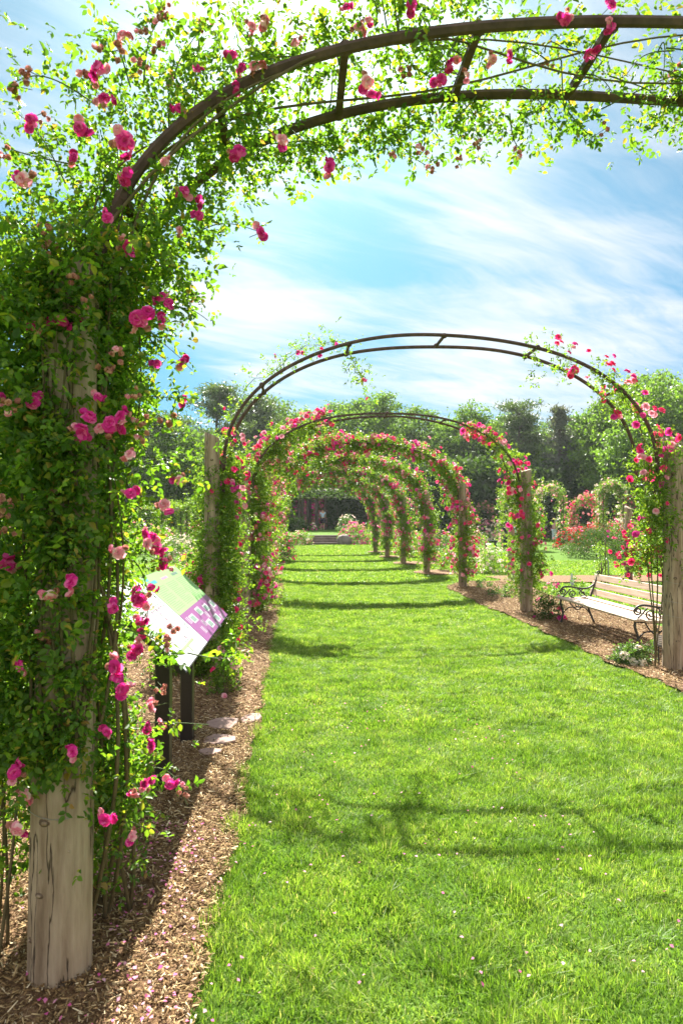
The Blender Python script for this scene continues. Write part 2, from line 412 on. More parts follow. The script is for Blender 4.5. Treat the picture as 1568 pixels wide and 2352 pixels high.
def bloom_arrays(rad, rings, seed, res=2):
    r_ = np.random.default_rng(seed); V = []; F = []; n = 0
    for (cnt, tilt, size) in rings:
        off = r_.uniform(0, 6.28)
        for k in range(cnt):
            a = off + 6.283 * k / cnt + r_.normal() * .12; tl = tilt + r_.normal() * .12
            ca, sa = math.cos(a), math.sin(a); L = rad * size * r_.uniform(.85, 1.15); W = L * r_.uniform(.8, 1.0)
            g = []
            for i in range(res + 1):
                v = i / res
                bend = tl * (.55 + .6 * v)
                rr = L * v * math.sin(bend); zz = L * v * math.cos(bend) - L * .15 * (v ** 3)
                for j in range(3):
                    u = j - 1
                    w = W * .5 * (.25 + .9 * math.sin(min(1, v * 1.15) * 1.7)) * u
                    z2 = zz + abs(u) * L * .10 + r_.normal() * L * .05
                    r2 = rr - abs(u) * L * .14
                    g.append((r2 * ca - w * sa, r2 * sa + w * ca, z2))
            V += g
            for i in range(res):
                for j in range(2):
                    b = n + i * 3 + j
                    F.append((b, b + 1, b + 4, b + 3))
            n += (res + 1) * 3
    return np.array(V), np.array(F)
FULL = [(5, 1.45, 1.0), (6, 1.15, .92), (5, .8, .8), (5, .45, .66), (3, .2, .5)]
def merge(parts):
    V = []; F = []; M = []; n = 0
    for v, f, m in parts:
        V.append(v); F.append(f + n); M.append(np.full(len(f), m)); n += len(v)
    return np.concatenate(V), np.concatenate(F), np.concatenate(M)
def rot_to(d, spin=None):
    q = Vector(d).to_track_quat('Z', 'Y').to_matrix()
    return q @ Matrix.Rotation(random.uniform(0, 6.28) if spin is None else spin, 3, 'Z')
def placed(v, loc, d, s=1.0):
    return (v * s) @ np.array(rot_to(d)).T + np.array(loc)
def scatter_blooms(V, F, locs, dirs, scales):
    n = len(locs); locs = np.asarray(locs); dirs = np.asarray(dirs)
    a = unit(np.cross(dirs, rdir(n))); b = np.cross(dirs, a)
    out = (V[None, :, 0:1] * a[:, None] + V[None, :, 1:2] * b[:, None] + V[None, :, 2:3] * dirs[:, None]) * np.asarray(scales)[:, None, None] + locs[:, None]
    FF = F[None] + (np.arange(n) * len(V))[:, None, None]
    return out.reshape(-1, 3), FF.reshape(-1, F.shape[1])

# ------------------------------------------------------------------ setting: ground, beds
def grid_sheet(name, x0, x1, y0, y1, nx, ny, mat, zf, edge=None, kind='structure'):
    xs = np.linspace(0, 1, nx); ys = np.linspace(y0, y1, ny)
    X = np.zeros((ny, nx)); Y = np.repeat(ys[:, None], nx, 1)
    for j, y in enumerate(ys):
        a, b = (edge(y) if edge else (x0, x1)); X[j] = a + (b - a) * xs
    Z = zf(X, Y)
    V = np.stack([X, Y, Z], -1).reshape(-1, 3)
    i = (np.arange(ny - 1)[:, None] * nx + np.arange(nx - 1)[None]).ravel()
    F = np.stack([i, i + 1, i + nx + 1, i + nx], 1)
    o = link(name, mesh_np(name, V, F, mat, smooth=True)); return tag(o, kind=kind)

YA = [2.42 + 4.5 * k for k in range(8)]
XL, XR = -0.85, 3.9
b_ = MB(); b_.add([(-150, -40, 0), (150, -40, 0), (150, 200, 0), (-150, 200, 0)], [(0, 1, 2, 3)])
tag(b_.build('ground', ground_mat), kind='structure')

def left_edge(y):      # lawn / mulch edge beside the left posts
    return -0.33 + 0.06 * (float(fbm(y * 1.1, 3.3, 5)) - .5) * 2 + .05 * (float(fbm(y * 9, 1.3, 15, 3)) - .5) * 2
def right_edge(y):
    return 3.50 + 0.14 * (float(fbm(y * .8, 7.3, 9)) - .5) * 2 + .08 * (float(fbm(y * 6, 7.3, 19, 3)) - .5) * 2
def mz(X, Y):
    m_ = 0.012 + 0.030 * fbm(X * 3, Y * 3, 2) * 1 + 0.012 * fbm(X * 14, Y * 14, 8)
    for (cx_, cy_) in ((XL + .04, YA[0]), (XR + .03, YA[1]), (XR, YA[2]), (XL, YA[1]), (XL, YA[2])): m_ = m_ + .035 * np.exp(-((X - cx_) ** 2 + (Y - cy_) ** 2) / .03)
    return m_
grid_sheet('mulch_bed', 0, 0, 0.6, 17.2, 60, 500, mulch_mat, mz, lambda y: (-2.05 + .1 * math.sin(y), left_edge(y)))
grid_sheet('mulch_bed', 0, 0, 0.6, 17.4, 60, 400, mulch_mat, mz, lambda y: (right_edge(y) + max(0, y - 15.9) * .5, 5.35 + .12 * math.sin(y * 1.3)))
grid_sheet('mulch_bed', 0, 0, 16.9, 18.9, 120, 30, mulch_mat, lambda X, Y: mz(X, Y) + .004, lambda y: (5.3 + .1 * math.sin(y * 5), 11.5))
for k in range(4, 8):
    y = YA[k]
    for (a, b) in ((-1.9, -.42), (3.52, 5.1)):
        c = (a + b) / 2; h = (b - a) / 2
        grid_sheet('mulch_bed', 0, 0, y - .85, y + .95, 16, 20, mulch_mat, mz,
                   lambda yy: (c - h * math.sqrt(max(0.02, 1 - ((yy - y) / 1.0) ** 2)), c + h * math.sqrt(max(0.02, 1 - ((yy - y) / 1.0) ** 2))))
# terrace behind the steps
grid_sheet('terrace', 0, 0, 44.5, 80, 60, 80, ground_mat, lambda X, Y: -.02 + (.62 * np.clip((Y - 44.7) / 1.3, 0, 1) + np.clip((Y - 46) / 8, 0, 1) * .25) * np.clip((X + 9) / 6, 0, 1) * np.clip((15 - X) / 6, 0, 1), lambda y: (-10, 16))

# grass blades on the lawns
def blades(n, xr, yr, w, h, dens=None):
    x = rng.uniform(xr[0], xr[1], n); y = rng.uniform(yr[0], yr[1], n)
    if dens is not None:
        k = dens(x, y); x = x[k]; y = y[k]
    return np.stack([x, y, np.full(len(x), w), np.full(len(x), h)], 1)
def in_view(x, y, m=.25):
    a = math.tan(R(26.6) + PAN); b = math.tan(R(26.6) - PAN)
    return (x < y * a + m) & (x > -y * b - m)
LE = np.array([left_edge(v) for v in np.arange(0, 60, .02)]); RE = np.array([right_edge(v) for v in np.arange(0, 60, .02)])
def on_path(x, y):
    i = np.clip((y / .02).astype(int), 0, len(LE) - 1)
    r = np.where(y < 15.9, RE[i], RE[i] + (y - 15.9) * .5); r = np.where(y > 17.4, 6.0, r)
    l = np.where(y > 17.2, -3.0, LE[i])
    jit = np.abs(rng.normal(size=len(x))); ok = (x > l - .022 * jit) & (x < r + .03 * jit)
    for k in range(4, 8):
        for (c, h) in ((-1.16, .74), (4.31, .79)):
            ok &= ~((((x - c) / h) ** 2 + ((y - YA[k]) / .95) ** 2) < 1)
    return ok & in_view(x, y)
B = [blades(330000, (-.45, 3.7), (1.75, 5.2), .0034, .034, on_path),
     blades(300000, (-.45, 3.7), (5.2, 10), .0052, .034, on_path),
     blades(230000, (-.45, 3.9), (10, 17.2), .009, .036, on_path),
     blades(120000, (-2.6, 5.6), (17.2, 30), .020, .042, on_path),
     blades(60000, (-3, 6), (30, 44), .035, .045, on_path),
     # lawn on either side of the beds
     blades(50000, (-4.5, -2.0), (2.5, 9), .009, .045, lambda x, y: in_view(x, y) & (x < -2.05 + .1 * np.sin(y) + .05)),
     blades(90000, (5.35, 16), (11, 26), .022, .045, lambda x, y: in_view(x, y) & (x > 5.4) & ~((y > 16.9) & (y < 18.9) & (x < 11.5))),
     blades(40000, (-12, -2.2), (9, 26), .028, .05, lambda x, y: in_view(x, y))]
B = np.concatenate(B); n = len(B)
x, y, w, h = B.T
clump = fbm(x * 3.2, y * 3.2, 11); fine = fbm(x * 11, y * 11, 21, 3); tuft = fbm(x * .9, y * .9, 31, 3)
h = h * .66 * (.15 + 1.15 * clump + .95 * fine) * rng.uniform(.5, 1.3, n)
tf = fbm(x * 5.5, y * 4.0, 61, 3); h = np.where(fine > .66, h * 1.35, h); h = np.where(tf > .68, h * 1.55 + .003, h)
edge = np.clip(1 - (x + .33) / .16, 0, 1) * (x > -.6) * (y < 17.2); h *= 1 + .5 * edge
az = fbm(x * 4.5, y * 4.5, 41, 3) * 16.0 + rng.normal(size=n) * 1.5
lean = rng.uniform(.1, 1.3, n) * (0.6 + .9 * (1 - clump))
flatb = rng.uniform(size=n) < .03; lean = np.where(flatb, 2.0, lean)
dx = np.cos(az) * lean * h; dy = np.sin(az) * lean * h
hz = h / np.sqrt(1 + .5 * lean ** 2)
fa = az + rng.normal(size=n) * .7; ux = -np.sin(fa) * w * .5; uy = np.cos(fa) * w * .5
Z0 = np.zeros(n)
V = np.stack([np.stack([x - ux, y - uy, Z0], 1), np.stack([x + ux, y + uy, Z0], 1),
              np.stack([x + ux * .8 + dx * .42, y + uy * .8 + dy * .42, hz * .62], 1), np.stack([x - ux * .8 + dx * .42, y - uy * .8 + dy * .42, hz * .62], 1),
              np.stack([x + dx, y + dy, hz], 1)], 1).reshape(-1, 3)
b = np.arange(n)[:, None] * 5
tag(link('grass', mesh_np('grass', V, [b + np.array([[0, 1, 2, 3]]), b + np.array([[3, 2, 4]])], grass_mat)), 'mown green grass covering the path and the lawns beside the beds', 'grass', kind='stuff')

# wood chips and straw on the beds
def chips(n, xr, yr, L0, L1, dens):
    x = rng.uniform(*xr, n); y = rng.uniform(*yr, n); k = dens(x, y); x = x[k]; y = y[k]; n = len(x)
    L = rng.uniform(L0, L1, n) * rng.choice([.6, 1, 1, 1.9], n); W = np.minimum(L * rng.uniform(.08, .36, n), .008)
    az = rng.uniform(0, 6.28, n); el = rng.normal(size=n) * .32
    D = np.stack([np.cos(az) * np.cos(el), np.sin(az) * np.cos(el), np.sin(el)], 1)
    S = unit(np.cross(D, np.array((0, 0, 1.)) + rng.normal(size=(n, 3)) * .45)); U = np.cross(S, D)
    c = np.stack([x, y, mz(x, y) + rng.uniform(.002, .018, n)], 1)
    T = (W * .35)[:, None]; L = L[:, None] * .5; W = W[:, None] * .5
    V = np.stack([c - D * L - S * W, c - D * L + S * W, c + D * L + S * W * .6, c + D * L - S * W * .6,
                  c - D * L + U * T, c + D * L + U * T], 1)
    return V
cv = np.concatenate([chips(120000, (-2.0, -.22), (1.3, 5.5), .006, .022, lambda x, y: (x < LE[np.clip((y / .02).astype(int), 0, 2999)] + .03) & in_view(x, y)),
                     chips(50000, (-2.0, -.25), (5.5, 17.0), .016, .036, lambda x, y: (x < LE[np.clip((y / .02).astype(int), 0, 2999)] + .02)),
                     chips(70000, (3.4, 5.3), (5.5, 17.2), .013, .034, lambda x, y: (x > RE[np.clip((y / .02).astype(int), 0, 2999)] - .02 + np.maximum(0, y - 15.9) * .5) & in_view(x, y))])
n = len(cv); b = np.arange(n)[:, None] * 6
tag(link('wood_chips', mesh_np('wood_chips', cv.reshape(-1, 3), [b + np.array([[0, 4, 5, 3]]), b + np.array([[4, 1, 2, 5]]), b + np.array([[0, 1, 4, 4]])[:, :3], b + np.array([[3, 5, 2]])], chip_mat)),
    'loose shredded bark mulch scattered over the rose beds', 'mulch', kind='stuff')
# fallen petals
n = 620
x = np.concatenate([rng.normal(-.66, .20, 450), rng.uniform(-.25, 1.6, 170)]); y = np.concatenate([rng.uniform(1.7, 3.6, 450), rng.uniform(1.8, 6, 170)])
z = np.where(x < -.33, mz(x, y) + .022, .036)
D = rdir(n); D[:, 2] *= .3; D = unit(D)
V, F = leaves4(np.stack([x, y, z], 1), D, unit(rdir(n) * .4 + np.array((0, 0, 1.))), rng.uniform(.010, .021, n), rng.uniform(.009, .018, n))
fallen = petal('petal_fallen', (.72, .10, .36), (.80, .30, .50), (.85, .55, .65))
tag(link('fallen_petals', mesh_np('fallen_petals', V, F, fallen)), 'pink rose petals fallen on the mulch and the grass', 'petals', kind='stuff')

# ------------------------------------------------------------------ posts and arches
KNOTS = {(0, True): [(.60, -1.75, .016), (.36, -1.95, .012), (.78, -1.2, .012), (.50, -1.0, .008), (1.35, -1.9, .018), (.2, -2.4, .010)], (0, False): [(1.0, -2.5, .015)], (1, True): [(2.2, -1.5, .010), (.4, -1.2, .008)], (1, False): [(1.0, -1.9, .013), (.35, -1.7, .014), (1.5, -2.1, .010)]}
knot_mat = flat('knot_mat', (.12, .08, .055), 0.85, .3)
def post_mesh(r, h, seed, lean=(0, 0), tiltcap=.03):
    nr, nz = 40, 70
    V = []
    for i in range(nz + 1):
        z = h * i / nz
        for k in range(nr):
            a = 6.2832 * k / nr
            q = float(fbm(a * 1.1 + seed * 3.3, z * 1.2 + seed, seed, 3)) - .5 if k else None
            V.append((a, z))
    A = np.array(V); a = A[:, 0]; z = A[:, 1]
    q = (fbm(np.cos(a) * 1.6 + seed * 7 + 20, np.sin(a) * 1.6 + z * .9 + 20, seed, 3) - .5) * .30
    g = -(np.clip(.5 - np.abs(fbm(np.cos(a) * 4 + 40, np.sin(a) * 4 + z * .8 + 40, seed + 5, 3) - .5) * 18, 0, 1)) * .045
    taper = 1.06 - .14 * z / h + .05 * np.exp(-z / .10)
    rr = r * (taper + q + g)
    cap = z >= h - 1e-6
    X = rr * np.cos(a) + lean[0] * z; Y = rr * np.sin(a) + lean[1] * z; Z = z + np.where(cap, (np.cos(a + seed) * tiltcap), 0)
    V = np.stack([X, Y, Z - .05], 1)
    i = (np.arange(nz)[:, None] * nr + np.arange(nr)[None]).ravel(); k = np.tile(np.arange(nr), nz)
    nxt = i - k + (k + 1) % nr
    F = np.stack([i, nxt, nxt + nr, i + nr], 1)
    V = np.concatenate([V, [[lean[0] * h, lean[1] * h, h - .05 + .002]]]); c = len(V) - 1
    t = nz * nr + np.arange(nr)
    T = np.stack([t, nz * nr + (np.arange(nr) + 1) % nr, np.full(nr, c)], 1)
    return mesh_np('post', V, [F, T], wood_mat, smooth=True)

ZS, APEX = 2.15, 3.44
APX = {0: 3.475, 1: 3.52}
CX, HA = (XL + XR) / 2, (XR - XL) / 2 - .11
def arc_pt(t, n=2.2, ap=APEX):      # t 0..1 left spring to right spring
    th = math.pi * (1 - t); c, s = math.cos(th), math.sin(th)
    return (CX + HA * (abs(c) ** (2 / n)) * (1 if c > 0 else -1), ZS + (ap - ZS) * max(0, s) ** (2 / n))
def arc_even(n_exp, m=160, k=9):
    P = np.array([arc_pt(t, n_exp, APX.get(k, 3.42)) for t in np.linspace(0, 1, 2001)])
    s = np.concatenate([[0], np.cumsum(np.linalg.norm(np.diff(P, axis=0), axis=1))])
    q = np.linspace(0, s[-1], m)
    return np.stack([np.interp(q, s, P[:, 0]), np.interp(q, s, P[:, 1])], 1)
NEXP = {0: 2.7}
arch_words = ['nearest rose arch, its bare brown hoops crossing the top of the picture', 'second rose arch, mostly bare dark hoops against the sky',
              'third rose arch, bare over its middle, roses only on its shoulders', 'fourth rose arch, first one covered in roses all the way over',
              'fifth rose arch along the grass path, fully covered', 'sixth rose arch along the grass path, fully covered',
              'seventh rose arch, second to last before the steps', 'eighth rose arch, smallest and last before the steps']
for k, y0 in enumerate(YA):
    root = empty('rose_arch', (CX, y0, 0), arch_words[k], 'garden arch', 'metal and timber arches over the grass path')
    rl = (.094, .078, .082, .085)[min(k, 3)]; rr = (.10, .098, .10, .095)[min(k, 3)]
    for sx, r_, sd in ((XL, rl, 2 * k + 1), (XR, rr, 2 * k + 2)):
        p = link('post', post_mesh(r_, 2.50, sd, ((.012 if sx < 0 and k == 0 else 0), 0)), root, (sx - CX + (.04 if (k == 0 and sx < 0) else .03 if (k == 1 and sx > 0) else 0), 0, 0))
        if k < 2:
            for zk, ak, rk in KNOTS[(k, sx < 0)]:
                kb = MB(); ca = np.linspace(0, 6.283, 17)
                d = np.array((math.cos(ak), math.sin(ak), 0)); c = d * r_ * 1.03 + np.array((0, 0, zk)); rm = rot_to(d, 0)
                kb.ell(c, (rk * 1.5, rk, .009), 18, 6, 0, rm); kb.ell(c + d * .005, (rk * .8, rk * .5, .008), 14, 6, 1, rm)
                kb.build('knot', [knot_mat, wood_mat], p, True)
        for zz in ((.62, .95, 1.15, 1.42, 1.5, 1.68, 1.8) if k == 0 else (.6, .75, .95, 1.5) if k == 1 else ()):
            wb = MB(); ca = np.linspace(0, 6.283, 25)
            wb.tube(np.stack([np.cos(ca) * (r_ * 1.12), np.sin(ca) * (r_ * 1.12), zz + .01 * np.sin(ca * 2 + zz)], 1), .0014, 4, cap=False)
            wb.build('wire', wire_mat, p)
    pts = arc_even(NEXP.get(k, 2.2), k=k)
    for dy, zlow in ((.06, 2.10), (.49, 1.85)):
        P = np.array([(px - CX, dy, pz) for px, pz in pts]); tt = np.linspace(0, 1, len(P))
        P[:, 1] += .012 * np.sin(tt * 9 + k + dy * 7); P[:, 2] += .010 * np.sin(tt * 14 + k * 2 + dy * 5) * np.sin(tt * math.pi)
        lo = P[0].copy(); lo[2] = zlow; hi = P[-1].copy(); hi[2] = zlow
        P = np.concatenate([[lo, lo * [1, 1, 0] + [0, 0, (zlow + ZS) / 2]], P, [hi * [1, 1, 0] + [0, 0, (zlow + ZS) / 2], hi]])
        hb = MB(); hb.tube(P, .0205 if k == 0 else .019, 6); hb.build('hoop', hoop_mat, root, smooth=False)
    # rungs
    L = np.concatenate([[0], np.cumsum(np.linalg.norm(np.diff(pts, axis=0), axis=1))]); mid = L[-1] / 2
    step = .51 if k == 0 else 1.0; off = .17 if k == 0 else 0
    for j in range(-6, 7):
        s = mid + off + j * step
        if s < .15 or s > L[-1] - .15: continue
        rx, rz = np.interp(s, L, pts[:, 0]) - CX, np.interp(s, L, pts[:, 1])
        rb = MB(); rb.tube([(rx, .07, rz), (rx, .48, rz)], .020 if k == 0 else .017, 4); [rb.ell((rx, yy_, rz), (.030, .018, .030), 8, 6) for yy_ in (.07, .48)]; rb.build('rung', hoop_mat, root)
    for sx in (-1, 1):
        bb = MB(); X0 = sx * HA
        bb.box((X0 - .03, -.01, 2.12), (X0 + .03, .055, 2.2), bev=.006)
        bb.tube([(X0, .06, 1.9), (X0, .49, 1.9)], .014, 6)
        bb.tube([(X0, .0, 1.9), (X0, .06, 1.9)], .014, 6)
        bb.build('bracket', hoop_mat, root)

# ------------------------------------------------------------------ climbing roses
def rose_path(side, nexp, coloff=.09, k=9):
    """points of column then arc; returns P (m,2) xz, cumulative length"""
    a = arc_even(nexp, 400, k)
    if side > 0: a = a[::-1]
    xin = a[0, 0]
    zc = np.linspace(0, ZS, 60); col = np.stack([xin + side * coloff * np.clip((ZS - zc) / .5, 0, 1), zc], 1)
    P = np.concatenate([col, a[1:]])
    L = np.concatenate([[0], np.cumsum(np.linalg.norm(np.diff(P, axis=0), axis=1))])
    return P, L
BV, BF = bloom_arrays(.045, [(5, 1.35, 1.0), (5, .85, .85), (4, .4, .6)], 3, 2)
BVs, BFs = bloom_arrays(.05, [(5, 1.25, 1.0), (4, .6, .7)], 5, 1)
BM = {k: mesh_np('rose_bloom', BV, BF, m) for k, m in (('mag', petal_mag), ('red', petal_red), ('pale', petal_pale), ('spent', petal_spent))}

def climbing_rose(k, side, label, smax, nleaf, lsize, nbloom, colmix, rad=(.17, .14), zmin=.15, bs=1.0, indiv=100, gap=None, yoff=.22, hang=.06, coloff=.09, arcd=1.0, canez=0.0, ycol=None):
    ycol = yoff if ycol is None else ycol
    y0 = YA[k]; nexp = NEXP.get(k, 2.2)
    P, L = rose_path(side, nexp, coloff, k)
    bx = P[0, 0]
    root = empty('climbing_rose', (bx, y0 + .3, 0), label, 'climbing rose', 'climbing roses on the arches')
    def centre(s):
        return np.stack([np.interp(s, L, P[:, 0]) - bx, yoff - .3 + (ycol - yoff) * np.clip((ZS - s) / .4, 0, 1), np.interp(s, L, P[:, 1])], 1)
    ncl = max(20, nleaf // 22)
    s = zmin + (smax - zmin) * rng.uniform(0, 1, ncl) ** 1.0
    if arcd < 1:
        kp = (s < ZS + .15) | (rng.uniform(size=ncl) < arcd); s = s[kp]; ncl = len(s)
    r_ = np.interp(s, [0, ZS * .5, ZS, smax], [rad[0] * .9, rad[0], rad[0], rad[1]])
    cc = centre(s) + rng.normal(size=(ncl, 3)) * r_[:, None] * np.array((.72, 1.0, .72))
    cc[:, 2] -= np.abs(rng.normal(size=ncl)) * hang * (s > ZS)
    if k in (1, 2):
        kp = rng.uniform(size=ncl) > np.clip((s - smax * .72) / (smax * .28), 0, 1) * .85 * (s > ZS); s = s[kp]; ncl = len(s); r_ = r_[kp]; cc = cc[kp]
    per = 22
    C = np.repeat(cc, per, 0) + rng.normal(size=(ncl * per, 3)) * .065
    C = C[C[:, 2] > .03]
    link('foliage', foliage_mesh('foliage', C, lsize, leaf_mid, near=(lsize < .034)), root)
    # canes
    cb = MB()
    for j in range(9 if k > 1 else 4):
        q = canez + np.linspace(0.0, 1, 24) * (smax * rng.uniform(.55, .9) - canez); c = centre(q)
        ph = rng.uniform(0, 6.28, 2); am = rng.uniform(.04, .13, 2)
        rp_ = np.clip(q / 1.4, .15, 1); c[:, 0] += am[0] * np.sin(q * 2.2 + ph[0]) * rp_; c[:, 1] += am[1] * np.sin(q * 1.7 + ph[1]) * rp_; c[:, 2] = np.maximum(c[:, 2], 0)
        cb.tube(c, np.linspace(.009, .003, 24), 5)
    cb.build('canes', cane_mat, root)
    # blooms
    s = zmin + .1 + (smax - zmin - .1) * rng.uniform(0, 1, nbloom)
    nb = len(s)
    cl = rng.integers(0, ncl, nb)
    r_ = np.interp(s, [0, ZS, smax], [rad[0] * 1.25, rad[0] * 1.25, rad[1] * 1.2])
    base = centre(s)
    T = centre(s + .02) - base
    o = rng.normal(size=(nb, 3)); o[:, 2] += np.where(s > ZS, .55, 0); o[:, 1] -= .35; T = unit(T)
    o = o - T * (o * T).sum(1, keepdims=True) * .9; o = unit(o)
    loc = base + o * (r_ * rng.uniform(.95, 1.45, nb))[:, None]
    # clump them
    ncb = max(6, nb // 5); cen = loc[:ncb]; idx = rng.integers(0, ncb, nb)
    lo2 = cen[idx] + rng.normal(size=(nb, 3)) * .055; use = rng.uniform(size=nb) < .72
    loc = np.where(use[:, None], lo2, loc); od = np.where(use[:, None], o[idx], o)
    d = unit(od + rng.normal(size=(nb, 3)) * .35 + np.array((0, -.25, .25)))
    loc[:, 2] = np.maximum(loc[:, 2], .1)
    kinds = rng.choice(list(colmix.keys()), nb, p=list(colmix.values()))
    sc = bs * rng.uniform(.7, 1.25, nb) * np.where(use, 1.0, .95)
    order = np.argsort(-sc)
    for q in order[:indiv]:
        link('rose_bloom', BM[kinds[q]], root, loc[q], rot_to(d[q]).to_euler(), float(sc[q]))
    rest = order[indiv:]
    if len(rest):
        parts = []; names = list(colmix.keys())
        for j, kn in enumerate(names):
            q = rest[kinds[rest] == kn]
            if len(q):
                v, f = scatter_blooms(BVs, BFs, loc[q], d[q], sc[q]); parts.append((v, f, j))
        v, f, m = merge(parts)
        tag(link('rose_blooms', mesh_np('rose_blooms', v, f, [BM[x_].materials[0] for x_ in names], m), root), kind='stuff')
    return root
MIX = {'red': .55, 'mag': .3, 'pale': .15}
MIXB = {'red': .38, 'mag': .27, 'pale': .27, 'spent': .08}
MIXC = {'red': .22, 'mag': .24, 'pale': .40, 'spent': .14}
# second arch: left
climbing_rose(1, -1, 'climbing rose on the left post of the second arch, behind the map board', 2.6, 8000, .027, 105, MIX, (.15, .07), .25, .74, yoff=.24, coloff=.06, arcd=.3, ycol=.12)
climbing_rose(1, 1, 'climbing rose with loose bright red blooms on the post beside the wooden bench', 4.1, 4300, .030, 110, MIX, (.14, .08), 1.05, .84, coloff=-.02, arcd=.30, yoff=.08)
climbing_rose(2, -1, 'climbing rose crowded with pink blooms on the left post of the third arch', 4.05, 15000, .030, 420, MIXB, (.25, .11), .1, .85, yoff=.34, coloff=.02, arcd=.6)
climbing_rose(2, 1, 'climbing rose on the right post of the third arch, beside the bench end', 3.7, 6500, .030, 190, MIX, (.16, .06), .40, .95, coloff=.13, arcd=.35, yoff=.15, ycol=.06)
climbing_rose(3, -1, 'climbing rose covering the left half of the fourth arch, dark red blooms', 5.15, 15000, .052, 560, MIXB, (.26, .125), .05, .95, coloff=.1, hang=.03, yoff=.2, ycol=0.05)
climbing_rose(3, 1, 'climbing rose covering the right half of the fourth arch, pink blooms outside', 5.15, 13000, .052, 440, MIXB, (.18, .10), .25, .95, coloff=.15, hang=.02, yoff=.2, ycol=0.0)
words = ['fifth', 'sixth', 'seventh', 'eighth and last']
for j in range(4):
    for sd, sw in ((-1, 'left'), (1, 'right')):
        climbing_rose(4 + j, sd, 'climbing rose covering the %s half of the %s arch' % (sw, words[j]), 5.15, 13000, .056 + .006 * j, 340, MIXC, (.20, .125), .3, .95 + .08 * j, 0, coloff=.15, hang=.02, yoff=.15, ycol=0)

